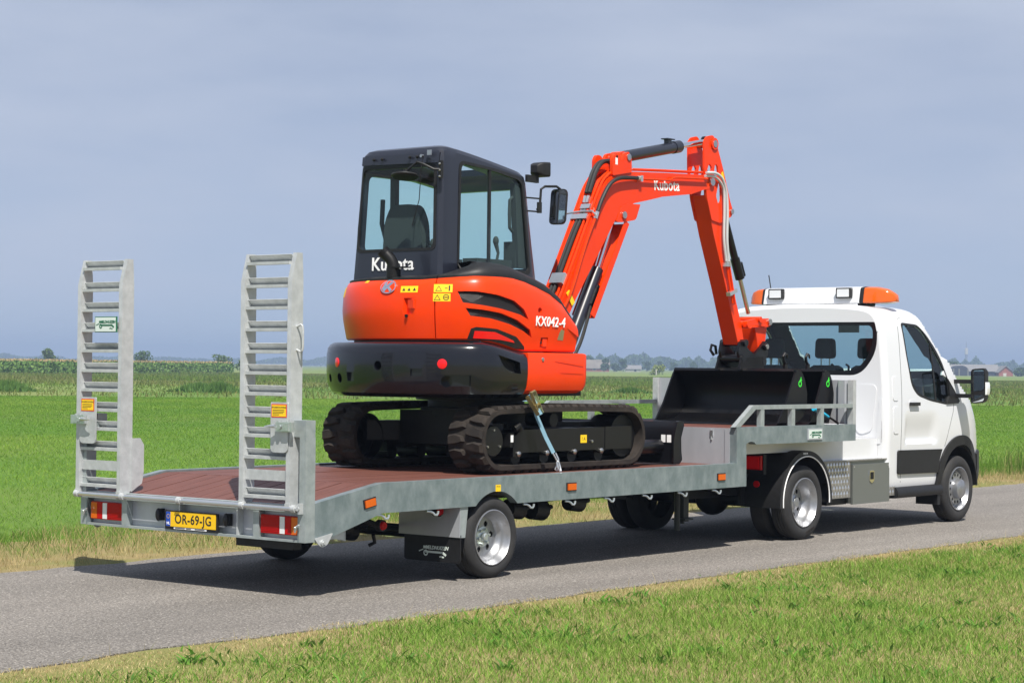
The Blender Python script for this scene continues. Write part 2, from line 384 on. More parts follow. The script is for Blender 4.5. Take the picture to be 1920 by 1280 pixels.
sheet('roadside_verge', [(-60, 1.6), (140, 1.6), (140, 3.9)]+[(140-.5*k, 3.6+.35*math.sin((140-.5*k)*.9)+.2*math.sin((140-.5*k)*2.3+1)) for k in range(400)]+[(-60, 3.6)], -.008, 'verge')
M = MB(); pts = [(-60, -2.25)]+vn+[(140, -2.25), (140, 1.72)]+vf[::-1]+[(-60, 1.72)]
M.prism(pts, 'z', -.06, 0); tag(M.build('road', 'asphalt', None, 0), kind='structure')

# ------------------------------------------------------------------ trailer
HW = 1.1625; ZD = .745
def wheel_trailer(T, x, y, out):
    """single wheel, outer face at y, out = outward sign along Y"""
    a = (0, out, 0); o = (x, y, .304)
    M = MB(); M.lathe(o, a, [(-.20, .215), (-.205, .25), (-.19, .288), (-.175, .299), (-.158, .303), (-.152, .298), (-.146, .303), (-.118, .304), (-.112, .298), (-.106, .304), (-.088, .304), (-.082, .298), (-.076, .304), (-.05, .303), (-.044, .297), (-.038, .302), (-.022, .296), (-.008, .28), (0, .255), (-.003, .232), (-.012, .214), (-.016, .206)], 56)
    t = M.build('tyre', 'tyre', T)
    M = MB(); M.lathe(o, a, [(-.016, .209), (-.006, .209), (-.004, .203), (-.012, .196), (-.03, .192), (-.045, .180), (-.062, .176), (-.085, .165), (-.10, .150), (-.115, .146)], 56); rim = M.build('rim', 'rim', T)
    holes = [[(x+.102*math.cos(q)+.022*math.cos(k), .304+.102*math.sin(q)+.022*math.sin(k)) for k in [2*math.pi*i/14 for i in range(14)]] for q in [R(8+60*i) for i in range(6)]]
    plate('wheel_disc', [(x+.15*math.cos(k), .304+.15*math.sin(k)) for k in [2*math.pi*i/40 for i in range(40)]], holes, 'y', y-out*.112, y-out*.120, 'rim', rim)
    M = MB(); M.lathe(o, a, [(-.113, .078), (-.108, .076), (-.104, .03), (-.075, .028), (-.07, .02), (-.07, .001)], 28); hub = M.build('hub', 'zinc', rim)
    for k in [2*math.pi*i/6+.2 for i in range(6)]: M = MB(); M.cyl((x+.057*math.cos(k), y-out*.112, .304+.057*math.sin(k)), (x+.057*math.cos(k), y-out*.085, .304+.057*math.sin(k)), .011, 6); M.build('wheel_nut', 'zinc', rim)
    M = MB(); M.cyl((x, y-out*.125, .304), (x, y-out*.2, .304), .14, 24); M.build('brake_drum', 'dark_steel', rim)
    return t
def emblem(T, c, dx, up, n, w, m):
    """maker's emblem: outline of a two wheeled cart with lettering above; w = total width"""
    c, dx, up, n = Vector(c), Vector(dx), Vector(up), Vector(n); M = MB(); fr = Matrix((dx, n.cross(dx), n)).transposed(); fr = Matrix((dx, up, n)).transposed()
    def b(x, z, sx, sz, rot=0):
        m = fr @ Matrix.Rotation(rot, 3, 'Z'); M.obox(c+dx*x*w+up*z*w, (sx*w, sz*w, .0015), m)
    b(.04, -.03, .62, .055); b(-.24, .09, .20, .075); b(-.42, .0, .16, .03, .35); b(.40, -.06, .16, .06, -.55); b(.27, -.14, .07, .04, .3); b(.36, -.15, .07, .04)
    o = c+dx*(-.25*w)+up*(-.06*w); k0 = None
    ring = [[o+dx*math.cos(a)*r*w+up*math.sin(a)*r*w+n*.001 for a in [2*math.pi*i/16 for i in range(16)]] for r in (.085, .045)]
    V = [[M.bm.verts.new(p) for p in q] for q in ring]
    for i in range(16): M.bm.faces.new((V[0][i], V[0][(i+1) % 16], V[1][(i+1) % 16], V[1][i]))
    e = M.build('emblem', m, T, 0)
    text('lettering', 'VELDHUIZEN', .135*w, m, T, c+dx*.14*w+up*.085*w+n*.0005, dx, up, .0008, shear=.25, bold=.004*w)
    return e
T = thing('lowbed_trailer', (1.25, 0, 0), 'galvanised low loader trailer with red-brown plank deck and two upright ladder ramps', 'trailer')
archp = arc((1.264, .304), .347, 45, 135, 12)
side = [(-.763, .384), (-.60, .384), (0, .5477)]+archp[::-1]+[(4.725, .5515), (4.72, .918), (4.76, .938), (4.80, .942), (4.85, .935), (4.88, .915), (6.655, .911), (6.655, 1.067), (4.563, 1.072), (4.563, .7585), (0, .7585), (-.763, .630)]
for s in (-1, 1):
    M = MB(); M.prism(side, 'y', s*HW, s*(HW-.07), bev=.005); rail = M.build('side_rail', 'galv_rail', T)
    # handrail on the gooseneck
    M = MB(); M.prism([(4.535, 1.073), (4.835, 1.262), (6.60, 1.262), (6.60, 1.224), (4.875, 1.224), (4.625, 1.073)], 'y', s*(HW-.002), s*(HW-.048), bev=.004); M.build('handrail', 'galv_mid', T)
    for x in (4.96, 5.487, 6.003):
        M = MB(); M.box(x, x+.105 if False else x+.06, *sorted((s*(HW-.004), s*(HW-.046))), 1.066, 1.226, .003); M.build('handrail_post', 'galv_mid', T)
    M = MB(); M.box(6.601, 6.66, *sorted((s*(HW-.001), s*(HW-.06))), 1.068, 1.487, .004); M.build('headboard_post', 'galv', T)
    for k, x in enumerate((.029, .557, 1.671, 2.195, 2.712, 3.24, 3.755, 4.278)):
        p = [(x-.055, s*(HW-.03), .537), (x-.02, s*(HW-.02), .533), (x, s*(HW-.014), .522), (x+.012, s*(HW-.008), .508), (x+.03, s*(HW-.006), .505), (x+.042, s*(HW-.005), .518), (x+.044, s*(HW-.005), .535)]
        M = MB(); M.tube(p, .009, 7); M.build('rope_hook', 'zinc', T)
# headboard
M = MB(); M.prism([(-1.10, 1.066), (1.10, 1.066), (1.10, 1.485), (-1.10, 1.485)], 'x', 6.635, 6.652, .002); M.build('headboard', 'galv_plate', T)
M = MB(); M.prism([(6.634, -1.09), (6.60, -1.07), (6.60, -1.0), (6.634, -.98)], 'z', 1.07, 1.482, .003); M.build('headboard_stiffener', 'galv_plate', T)
# riser between the two decks
M = MB(); M.box(4.566, 4.578, -1.091, 1.091, .72, 1.062, .002); rs = M.build('riser_panel', 'galv_plate', T)
M = MB(); M.box(4.558, 4.5655, -1.091, -1.04, .75, 1.062); M.build('riser_flange', 'galv_plate', T)
M = MB(); M.box(4.557, 4.5655, -.915, -.885, .985, 1.04, .003); M.cyl((4.561, -.90, .985), (4.561, -.90, .955), .008, 8); M.build('lashing_eye', 'alu', T)
# deck planks: main, rear slope and gooseneck
npk = 14; yw = 2.18/npk; base = None
for k in range(npk):
    y0 = -1.09+k*yw+.0045; y1 = -1.09+(k+1)*yw-.0045
    for nm, x0, z0, x1, z1 in (('m', .004, ZD, 4.56, ZD), ('r', -.735, .622, -.004, ZD), ('g', 4.585, 1.058, 6.63, 1.058)):
        M = MB(); j = RNG.uniform(-.0015, .0015)
        M.poly([(x0, y0, z0+j), (x1, y0, z1+j), (x1, y1, z1+j), (x0, y1, z0+j), (x0, y0, z0-.03), (x1, y0, z1-.03), (x1, y1, z1-.03), (x0, y1, z0-.03)], [(0, 1, 2, 3), (7, 6, 5, 4), (0, 4, 5, 1), (1, 5, 6, 2), (2, 6, 7, 3), (3, 7, 4, 0)])
        M.build('deck_plank', 'wood', T, 0)
# rear frame
M = MB(); M.box(-.763, -.705, -1.09, 1.09, .585, .632, .004); M.build('rear_crossbeam', 'galv_mid', T)
M = MB(); M.box(-.763, -.70, -1.09, 1.09, .384, .400, .002); M.build('rear_flange', 'galv_mid', T)
M = MB(); M.box(-.705, -.697, -1.09, 1.09, .400, .585); M.build('rear_panel', 'galv_plate', T)
for y in (.68, -.69):
    M = MB(); M.box(-.760, -.706, y-.028, y+.028, .4005, .5845, .003); M.build('rear_divider', 'galv_mid', T)
for y in (.09, -.50):
    M = MB(); M.box(-.758, -.706, y-.006, y+.006, .4005, .5845); M.build('rear_rib', 'galv', T)
for s in (-1, 1):
    M = MB(); M.box(-.765, -.672, *sorted((s*(HW+.0015), s*(HW-.056))), .386, 1.092, .006, 2); M.build('ramp_post', 'galv_mid', T)
    M = MB(); M.box(-.764, -.674, *sorted((s*(HW+.001), s*(HW-.175))), 1.0925, 1.205, .01, 2); M.build('post_bracket', 'galv_mid', T)
# hinge rod of the ramps
M = MB(); M.cyl((-.795, 1.20, .612), (-.795, -1.125, .612), .0165, 14); rod = M.build('hinge_rod', 'alu', T)
for y in (.66, .05, -.59, -1.09, 1.17):
    M = MB(); M.lathe((-.795, y-.018, .612), (0, 1, 0), [(0, .017), (0, .026), (.036, .026), (.036, .017)], 16); M.box(-.795, -.76, y-.012, y+.012, .585, .603); M.build('hinge_lug', 'galv', T)
M = MB(); M.box(-.80, -.752, -1.145, -1.126, .578, .650, .004); M.cyl((-.802, -1.135, .614), (-.811, -1.135, .614), .014, 10); M.build('hinge_bracket', 'galv', T)
# ladder ramps
ST = [(-.800, .625), (-.800, 2.15), (-.752, 2.335), (-.700, 2.335), (-.690, 2.15), (-.690, .66), (-.72, .625)]
def ramp(yl, yr, side_):
    P = MB(); P.prism(ST, 'y', yl, yl-.038, .006); rp = P.build('loading_ramp', 'galv', T)
    P = MB(); P.prism(ST, 'y', yr+.038, yr, .006); P.build('stile', 'galv', rp)
    z = [2.29, 2.134, 1.986, 1.838, 1.688, 1.542, 1.40, 1.254, 1.115, .968, .70]
    prof = [(-.768, .034), (-.724, -.010), (-.790, -.012), (-.790, -.033), (-.776, -.035), (-.712, -.016), (-.714, -.008), (-.762, .037)]
    first = None
    for q in z:
        if first is None:
            P = MB(); P.prism([(a, q+b) for a, b in prof], 'y', yl-.039, yr+.039); first = P.build('rung', 'galv', rp, 20); z0 = q
        else: copy_to(first, rp, (0, 0, q-z0))
    P = MB(); P.box(-.775, -.767, yr+.039, yl-.039, .79, .862, .002); P.build('cross_plate', 'galv', rp)
    for yy in (yl-.019, yr+.019):
        P = MB(); P.box(-.806, -.765, yy-.021, yy+.021, .605, .645, .004); P.build('ramp_foot', 'galv', rp)
    # latch plate, sticker and fastener on the outer side
    a, b = (yl-.055, yl-.235) if side_ > 0 else (yr+.175, yr+.012)
    P = MB(); P.prism(rnd([(a, .985), (b, .985), (b, 1.325), (a, 1.325)], [.04, .04, .01, .01]), 'x', -.813, -.803, .001); lp = P.build('latch_plate', 'galv', rp)
    c = (a+b)/2
    P = MB(); P.box(-.8150, -.8135, c-.073, c+.073, 1.222, 1.312); P.build('sticker_border', 'label_red', lp)
    P = MB(); P.box(-.8162, -.8152, c-.066, c+.066, 1.229, 1.305); P.build('sticker', 'yellow_label', lp)
    text('sticker_text', 'WAARSCHUWING', .0165, 'label_ink', lp, (-.8165, c, 1.289), (0, -1, 0), (0, 0, 1), .0003, bold=.0003)
    for j, ww in enumerate((.11, .11, .10, .06)):
        P = MB(); P.box(-.8168, -.8163, c+.058-ww, c+.058, 1.270-.0105*j, 1.2735-.0105*j); P.build('sticker_line', 'label_ink', lp)
    yb = 1.205 if side_ > 0 else -1.10
    P = MB(); d = 1 if side_ > 0 else -1; y0 = a+.04 if side_ > 0 else b-.035
    P.box(-.842, -.814, *sorted((y0+d*.03, y0-d*.12)), 1.128, 1.192, .004); P.box(-.85, -.842, *sorted((y0+d*.005, y0-d*.05)), 1.135, 1.185, .004)
    P.cyl((-.846, y0-d*.075, 1.16), (-.858, y0-d*.075, 1.16), .016, 12); P.tube([(-.853, y0-d*.11, 1.165), (-.86, y0-d*.16, 1.163), (-.86, y0-d*.21, 1.160)], [.016, .010, .004], 8)
    P.cyl((-.83, y0-d*.02, 1.192), (-.83, y0-d*.02, 1.200), .012, 10); P.cyl((-.83, y0-d*.10, 1.192), (-.83, y0-d*.10, 1.200), .012, 10)
    P.build('fastener', 'zinc', rp)
    return rp
rl = ramp(1.185, .684, 1); rr = ramp(-.557, -1.049, -1)
M = MB(); M.prism([(-.70, .64), (-.60, .70), (-.585, .78), (-.585, .98), (-.62, 1.03), (-.70, 1.03)], 'y', .683, .675, .001); M.build('gusset', 'galv', rl)
M = MB(); M.tube([(-.745, -1.048, 1.835), (-.745, -1.085, 1.85), (-.745, -1.10, 1.84), (-.745, -1.105, 1.81), (-.745, -1.105, 1.70), (-.745, -1.10, 1.675), (-.745, -1.085, 1.665), (-.745, -1.048, 1.68)], .008, 8); M.build('grab_handle', 'galv', rr)
M = MB(); M.box(-.826, -.816, .715, .955, 1.80, 1.915, .004); sg = M.build('name_sign', 'sign_green', rl)
M = MB(); M.box(-.8285, -.8262, .722, .948, 1.806, 1.909); M.build('sign_face', 'sign_face', sg)
emblem(sg, (-.8292, .835, 1.858), (0, -1, 0), (0, 0, 1), (-1, 0, 0), .205, 'sign_green')
# tail lights
def tail_light(yin, yout):
    s = 1 if yout > yin else -1; w = abs(yout-yin)
    M = MB(); M.box(-.742, -.7055, *sorted((yin, yout)), .428, .556, .010, 2); t = M.build('tail_light', 'red_lens', T)
    def seg(nm, f0, f1, m):
        M = MB(); M.box(-.752, -.743, *sorted((yin+s*w*f0, yin+s*w*f1)), .434, .550, .004); M.build(nm, m, t)
    seg('brake_lens', .015, .50, 'red_lens'); seg('reversing_lens', .51, .635, 'clear_lens'); seg('tail_lens', .645, .80, 'red_lens'); seg('indicator_lens', .81, .985, 'amber_lens')
    for f in range(9):
        M = MB(); z = .445+f*.0115; M.box(-.7545, -.7522, *sorted((yin+s*w*.03, yin+s*w*.49)), z, z+.004); M.build('lens_rib', 'red_lens', t)
tail_light(.695, 1.068); tail_light(-.722, -1.092)
for y in (1.10, -1.098):
    M = MB(); M.cyl((-.763, y, .487), (-.80, y, .487), .006, 8); d = 1 if y > 0 else -1
    M.tube([(-.785, y-.028, .505), (-.785, y-.008, .49), (-.785, y+.0, .487), (-.785, y+.006, .47), (-.785, y+.008, .452)], [.006, .010, .011, .010, .006], 8); M.build('wing_nut', 'zinc', T)
# number plate
M = MB(); M.box(-.772, -.757, -.318, .222, .404, .535, .004); pl = M.build('plate_holder', 'black_plastic', T)
M = MB(); M.box(-.7765, -.7725, -.304, .208, .424, .529, .003); pf = M.build('number_plate', 'plate_yellow', pl)
M = MB(); M.box(-.7775, -.7767, .162, .207, .425, .528); M.build('country_band', 'blue', pl)
text('country_code', 'NL', .026, 'white_mark', pl, (-.778, .1845, .445), (0, -1, 0), (0, 0, 1), .0006, bold=.0006)
M = MB()
for k in range(12):
    a = R(30*k); M.box(-.7785, -.7778, .1845+.014*math.cos(a)-.0018, .1845+.014*math.cos(a)+.0018, .495+.014*math.sin(a)-.0018, .495+.014*math.sin(a)+.0018)
M.build('star_ring', 'yellow_label', pl, 0)
text('plate_number', 'OR-69-JG', .092, 'label_ink', pl, (-.7772, -.073, .4765), (0, -1, 0), (0, 0, 1), .0008, bold=.0012, space=1.06, xs=.97)
M = MB(); M.box(-.7735, -.7724, -.21, .13, .408, .420); st = M.build('dealer_strip', 'white_mark', pl)
for y, w_ in ((.115, .10), (-.0, .05), (-.09, .10)):
    M = MB(); M.box(-.7742, -.7737, y-w_, y, .4115, .4165); M.build('dealer_print', 'label_ink', pl)
for y in (.318, -.385):
    M = MB(); M.ball((-.752, y, .497), 1, 14, 10, (.022, .024, .047)); M.box(-.745, -.706, y-.016, y+.016, .455, .54, .006); M.build('plate_lamp', 'black_paint', T)
# side markers and small labels
for x, z, sl in ((-.131, .6255, .175), (2.18, .6475, 0), (4.318, .6475, 0)):
    for s in (-1, 1):
        m3 = frame((1, 0, sl), (0, 0, 1)); M = MB(); M.obox((x, s*(HW+.002), z), (.128, .006, .066), m3, .002); mk = M.build('side_marker', 'black_plastic', T)
        M = MB(); M.obox((x, s*(HW+.009), z), (.104, .010, .050), m3, .003); M.build('marker_lens', 'amber_lens', mk)
M = MB(); M.box(1.247, 1.307, -HW-.0015, -HW-.0003, .648, .698); lb = M.build('rail_label', 'yellow_label', T)
text('rail_label_text', '475 kPa', .014, 'label_ink', lb, (1.277, -HW-.0018, .684), (1, 0, 0), (0, 0, 1), .0003)
M = MB(); M.box(5.757, 6.017, -HW-.010, -HW-.0005, .936, 1.040, .003); sg = M.build('name_sign', 'galv_plate', T)
M = MB(); M.box(5.770, 6.004, -HW-.012, -HW-.0103, .947, 1.029); M.build('sign_face', 'sign_face', sg)
emblem(sg, (5.887, -HW-.0128, .985), (1, 0, 0), (0, 0, 1), (0, -1, 0), .20, 'sign_green')
# wheels, axle, underframe
for s in (-1, 1): wheel_trailer(T, 1.255, s*1.1425, s)
M = MB(); M.cyl((1.255, -.96, .304), (1.255, .96, .304), .05, 16); M.box(1.18, 1.33, -.62, -.5, .25, .45); M.box(1.18, 1.33, .5, .62, .25, .45); M.build('axle', 'dark_steel', T)
for s in (-1, 1):
    M = MB(); M.prism([(-.55, .43), (0, .53), (4.55, .53), (4.55, .70), (0, .70), (-.68, .58)], 'y', s*.42, s*.50); M.build('chassis_beam', 'dark_steel', T)
for x in (.25, 1.9, 2.6, 3.3, 4.0):
    M = MB(); M.box(x-.03, x+.03, -1.09, 1.09, .575, .70); M.build('cross_member', 'galv', T)
M = MB(); M.box(-.66, -.58, -.95, -.39, .318, .372, .01); M.build('underrun_bar', 'black_plastic', T)
for s in (-1, 1):
    M = MB(); M.prism([(-.55, .555), (-1.15, .555), (-1.15, .325), (-.55, .325)] if s < 0 else [(.55, .555), (1.15, .555), (1.15, .325), (.55, .325)], 'x', .853, .859, .001); mg = M.build('mudguard', 'galv_plate', T)
    M = MB(); M.prism([(.86, .5485), (.945, .5485), (.915, .323), (.86, .323)], 'y', s*1.151, s*1.145, .001); M.build('mudguard_side', 'galv_mid', mg)
    M = MB(); M.prism(rnd([(s*.60, .345), (s*1.152, .345), (s*1.152, .135), (s*.60, .135)], [.005, .005, .03, .03]), 'x', .861, .869, .002); mf = M.build('mud_flap', 'black_plastic', T)
    if s < 0: emblem(mf, (.8598, -.885, .213), (0, -1, 0), (0, 0, 1), (-1, 0, 0), .275, 'sign_face')
    # rear prop stand
    M = MB(); M.prism(rnd([(-.68, .41), (-.50, .44), (-.555, .365), (-.60, .345), (-.64, .365)], .015), 'y', s*(HW+.004), s*(HW+.010), .001); M.prism([(-.62, .37), (-.53, .385), (-.45, .392), (-.36, .382), (-.327, .372), (-.327, .47), (-.53, .43)], 'y', s*(HW-.05), s*(HW-.042)); M.prism([(-.336, .372), (-.327, .372), (-.327, .47), (-.336, .47)], 'y', s*(HW-.11), s*(HW-.04))
    M.cyl((-.605, s*(HW+.010), .379), (-.605, s*(HW+.022), .379), .021, 12); M.cyl((-.605, s*(HW+.022), .379), (-.605, s*(HW+.03), .379), .012, 6); M.build('prop_stand', 'galv', T)
    for x, z in ((.186, .442), (.851, .515)):
        xx = x if x < .5 else .80
        M = MB(); M.tube([(xx-.10, s*.80, z+.06), (xx-.06, s*.9, z+.03), (xx-.02, s*.96, z)], .022, 8); M.cyl((xx, s*.955, z), (xx, s*1.0, z), .042, 16, bev=.006); sl_ = M.build('outline_lamp', 'black_plastic', T)
        M = MB(); M.cyl((xx, s*1.0005, z), (xx, s*1.016, z), .033, 16, .026); M.build('lamp_lens', 'red_lens', sl_)
M = MB()
for x, y, z, q in ((1.9, -.75, .47, .075), (2.35, -.62, .44, .085), (2.75, -.7, .48, .07), (.05, -.62, .43, .08), (.25, -.5, .38, .07)):
    M.cyl((x, y, z), (x+.16, y, z-.02), q, 14, bev=.015); M.cyl((x+.16, y, z-.02), (x+.30, y+.02, z), .02, 8)
M.tube([(.1, -.7, .42), (.5, -.5, .40), (1.0, -.45, .36), (1.8, -.5, .45), (2.9, -.55, .50), (3.6, -.5, .48)], .013, 7); M.tube([(.3, -.8, .36), (.34, -.78, .30), (.30, -.76, .28)], .014, 7); M.build('brake_gear', 'dark_steel', T)
M = MB(); M.box(4.52, 4.60, -.64, -.56, .22, .70, .005); M.cyl((4.56, -.6, .24), (4.56, -.6, .20), .02, 8); M.box(4.50, 4.63, -.67, -.53, .235, .25, .002); M.cyl((4.30, -.72, .16), (4.30, -.72, .55), .026, 10); M.build('landing_leg', 'olive', T)

# ------------------------------------------------------------------ excavator
EX = thing('excavator', (2.4, 0, ZD), 'orange mini excavator with dark grey cab and folded boom on the trailer deck', 'excavator')
# tracks
TR = .262; TC = (1.70, 1.012); TF = (3.385, 1.012); TZ = ZD+.004
def track_path(r, n=14):
    p = [(TC[0]+r*math.cos(R(a)), TC[1]+r*math.sin(R(a))) for a in np.linspace(90, 270, n)]
    p += [(TC[0]+(TF[0]-TC[0])*t, TC[1]-r) for t in np.linspace(0, 1, 13)[1:-1]]
    p += [(TF[0]+r*math.cos(R(a)), TF[1]+r*math.sin(R(a))) for a in np.linspace(-90, 90, n)]
    return p+[(TF[0]+(TC[0]-TF[0])*t, TF[1]+r+.012*math.sin(math.pi*t)) for t in np.linspace(0, 1, 13)[1:-1]]
lugs = {}
def lug_mesh(kind):
    # a chunky angled tread lug in local axes: x along the belt, y across, z outward
    if kind == 'a': b = [(-.042, -.172), (.030, -.172), (.046, -.10), (.030, -.02), (-.012, -.005), (-.030, -.07)]
    else: b = [(-.042, .172), (-.030, .07), (-.012, .005), (.030, .02), (.046, .10), (.030, .172)]
    c = Vector((sum(p[0] for p in b)/6, sum(p[1] for p in b)/6)); t = [tuple(c+(Vector(p)-c)*.80) for p in b]
    M = MB(); M.loft([[(*p, -.004) for p in b], [(*p, .004) for p in b], [(*p, .026) for p in t]]); me = bpy.data.meshes.new('tread_lug'); bmesh.ops.recalc_face_normals(M.bm, faces=M.bm.faces); M.bm.to_mesh(me); M.bm.free(); me.materials.append(MAT['track_rubber']); return me
LUG = {k: lug_mesh(k) for k in 'ab'}
for s in (-1, 1):
    yc = s*.675
    rings = []
    po, pi_ = track_path(TR-.027), track_path(TR-.062)
    M = MB(); M.loft([[(a[0], yc-.175, a[1]), (a[0], yc+.175, a[1]), (b[0], yc+.175, b[1]), (b[0], yc-.175, b[1])] for a, b in zip(po+po[:1], pi_+pi_[:1])], caps=False); belt = M.build('track_belt', 'track_rubber', EX, 30, merge=1e-5)
    # inner guide teeth along the belt are hidden; lugs outside
    path = [Vector(p) for p in track_path(TR-.027, 40)]; path.append(path[0]); seg = [(b-a).length for a, b in zip(path, path[1:])]; tot = sum(seg); N = 46
    for k in range(N):
        for kind, sh in (('a', 0), ('b', .5)):
            d = (k+sh)*tot/N % tot; i = 0
            while d > seg[i]: d -= seg[i]; i += 1
            p = path[i].lerp(path[i+1], d/seg[i]); t = (path[i+1]-path[i]).normalized(); nrm = Vector((t.y, -t.x))
            if (p-Vector((2.54, 1.0))).dot(nrm) < 0: nrm = -nrm
            o = bpy.data.objects.new('tread_lug', LUG[kind]); COL.objects.link(o); o.parent = belt
            m3 = Matrix((Vector((t.x, 0, t.y)), Vector((0, 1, 0)), Vector((nrm.x, 0, nrm.y)))).transposed()
            if m3.determinant() < 0: m3 = Matrix((Vector((-t.x, 0, -t.y)), Vector((0, 1, 0)), Vector((nrm.x, 0, nrm.y)))).transposed()
            o.rotation_euler = m3.to_euler(); w = Vector((p.x, yc, p.y)); WLOC[o.name] = w; o.location = w-WLOC[belt.name]
    # frame, sprocket, idler, rollers
    yo = yc+s*.125; yi = yc-s*.14
    M = MB(); M.prism([(1.90, .875), (1.955, .865), (2.02, .905), (2.26, .905), (2.33, .875), (2.39, .905), (2.62, .905), (2.695, .875), (2.76, .905), (2.98, .905), (3.06, .875), (3.12, .90), (3.14, .93), (3.13, 1.075), (3.10, 1.09), (2.0, 1.085), (1.90, 1.02)], 'y', *sorted((yo, yi)), bev=.012); tf = M.build('track_frame', 'black_paint', EX)
    M = MB(); M.box(3.11, 3.485, *sorted((yo+s*.004, yi)), .905, 1.093, .012); M.build('idler_guard', 'black_paint', tf)
    M = MB(); M.lathe((1.66, yi, 1.003), (0, s, 0), [(0, .19), (.10, .19), (.105, .175), (.16, .17), (.165, .13), (.245, .125), (.262, .115), (.264, .001)], 32); M.build('drive_motor', 'black_paint', tf)
    for a in (90, 210, 330):
        M = MB(); M.cyl((1.66+.085*math.cos(R(a)), yi+s*.262, 1.003+.085*math.sin(R(a))), (1.66+.085*math.cos(R(a)), yi+s*.272, 1.003+.085*math.sin(R(a))), .009, 6); M.build('motor_bolt', 'steel', tf)
    M = MB(); M.cyl((3.385, yi, 1.012), (3.385, yo-s*.02, 1.012), .175, 32, bev=.02); M.build('idler', 'dark_steel', tf)
    for x in (1.967, 2.33, 2.695, 3.06):
        M = MB(); M.cyl((x, yi, .868), (x, yo-s*.03, .868), .058, 20, bev=.01); M.build('road_roller', 'dark_steel', tf)
        M = MB(); M.lathe((x, yo+s*.0005, .895), (0, s, 0), [(0, .023), (.008, .023), (.014, .017), (.018, .001)], 14); M.build('roller_bolt', 'steel', tf)
    M = MB(); M.cyl((2.43, yi, 1.155), (2.43, yo-s*.01, 1.155), .055, 20, bev=.01); M.build('carrier_roller', 'dark_steel', tf)
    M = MB(); M.box(1.86, 1.91, *sorted((yo, yi)), .95, 1.06); M.tube([(1.92, yo-s*.01, 1.09), (1.97, yo-s*.005, 1.115), (1.99, yo-s*.005, 1.08)], .03, 10); M.build('track_tensioner', 'dark_steel', tf)
    if s < 0:
        M = MB(); M.box(2.775, 2.86, yo-.0016, yo-.0003, .965, 1.03); lb = M.build('frame_label', 'yellow_label', tf)
        text('frame_label_text', '! A', .04, 'label_ink', lb, (2.817, yo-.002, .997), (1, 0, 0), (0, 0, 1), .0003)
        M = MB(); M.lathe((2.925, yo+.0005, .975), (0, -1, 0), [(0, .012), (.012, .012), (.013, .001)], 10); M.build('grease_nipple', 'steel', tf)
        M = MB(); M.box(1.868, 1.90, yo-.0016, yo-.0003, .99, 1.045); M.build('white_label', 'white_mark', tf)
# centre frame, slew ring
M = MB(); M.prism([(1.75, -.62), (2.0, -.42), (2.0, .42), (1.75, .62), (2.0, .62), (2.25, .45), (2.75, .45), (3.0, .62), (3.2, .62), (3.0, .40), (3.0, -.40), (3.2, -.62), (3.0, -.62), (2.75, -.45), (2.25, -.45), (2.0, -.62)], 'z', .97, 1.13, .015); M.box(1.95, 3.0, -.44, .44, .95, 1.22, .02); cf = M.build('centre_frame', 'dark_steel', EX)
M = MB(); M.lathe((2.4, 0, 1.19), (0, 0, 1), [(0, .001), (0, .46), (.05, .46), (.055, .40), (.11, .40), (.115, .50), (.155, .50), (.16, .001)], 40); M.build('slew_ring', 'dark_steel', EX)
# dozer blade
bp_ = [(4.04, .765), (4.10, .752), (4.135, .78), (4.125, .85), (4.115, .93), (4.125, 1.02), (4.165, 1.10), (4.13, 1.118), (4.085, 1.06), (4.07, .95), (4.065, .86)]
M = MB(); M.prism(bp_, 'y', -.838, .838, .004); bl = M.build('dozer_blade', 'black_paint', EX)
for s in (-1, 1):
    M = MB(); M.prism(rnd([(4.03, .76), (4.12, .752), (4.165, .79), (4.150, .86), (4.145, .98), (4.19, 1.09), (4.175, 1.125), (4.09, 1.125), (4.06, 1.05), (4.03, .95)], .012, 2), 'y', s*.839, s*.862, .004); M.build('blade_end', 'black_paint', bl)
M = MB(); M.box(3.985, 4.07, -.60, .60, .83, .95, .02); M.build('blade_beam', 'black_paint', bl)
for s in (-1, 1):
    M = MB(); M.tube([(2.95, s*.36, 1.0), (3.4, s*.42, .98), (3.72, s*.52, .93), (4.0, s*.55, .89)], .055, 10); M.build('blade_arm', 'black_paint', bl)
M = MB(); M.cyl((3.60, -.70, .905), (4.03, -.70, .905), .062, 20, bev=.015); M.build('blade_tube', 'black_paint', bl)
M = MB(); M.cyl((3.05, 0, 1.15), (3.55, 0, 1.06), .055, 16); M.cyl((3.55, 0, 1.06), (4.02, 0, 1.0), .03, 12); M.build('blade_cylinder', 'black_paint', bl)
for y in (-.73, -.79):
    M = MB(); M.prism([(y-.022, .94), (y+.022, .94), (y+.022, 1.005), (y-.022, 1.005)], 'x', 4.0615, 4.0635); M.build('blade_label', 'white_mark', bl)
# ---- upper structure: a path in plan, sections lofted along it
def plan(r, hw, x0l, x0r, cr=.16, n=36):
    """left front -> round the tail -> right front; tail is an arc about the slew centre"""
    pts = [Vector((x0l, hw))]; a = math.asin(min(1, hw/r)); xs = 2.4-r*math.cos(a)
    pts += [Vector((xs+(x0l-xs)*t, hw)) for t in (.75, .5, .25)] if x0l > xs else []
    arcp = [Vector((2.4-r*math.cos(t), r*math.sin(t))) for t in np.linspace(a, -a, n)]
    pts += arcp; xe = xs; pts += [Vector((xe+(x0r-xe)*t, -hw)) for t in (.12, .25, .4, .55, .7, .85, 1)]
    for _ in range(7):   # round the corners
        pts = [pts[0]]+[pts[i]*.5+(pts[i-1]+pts[i+1])*.25 for i in range(1, len(pts)-1)]+[pts[-1]]
    q = [0.]
    for a_, b_ in zip(pts, pts[1:]): q.append(q[-1]+(b_-a_).length)
    return pts, q
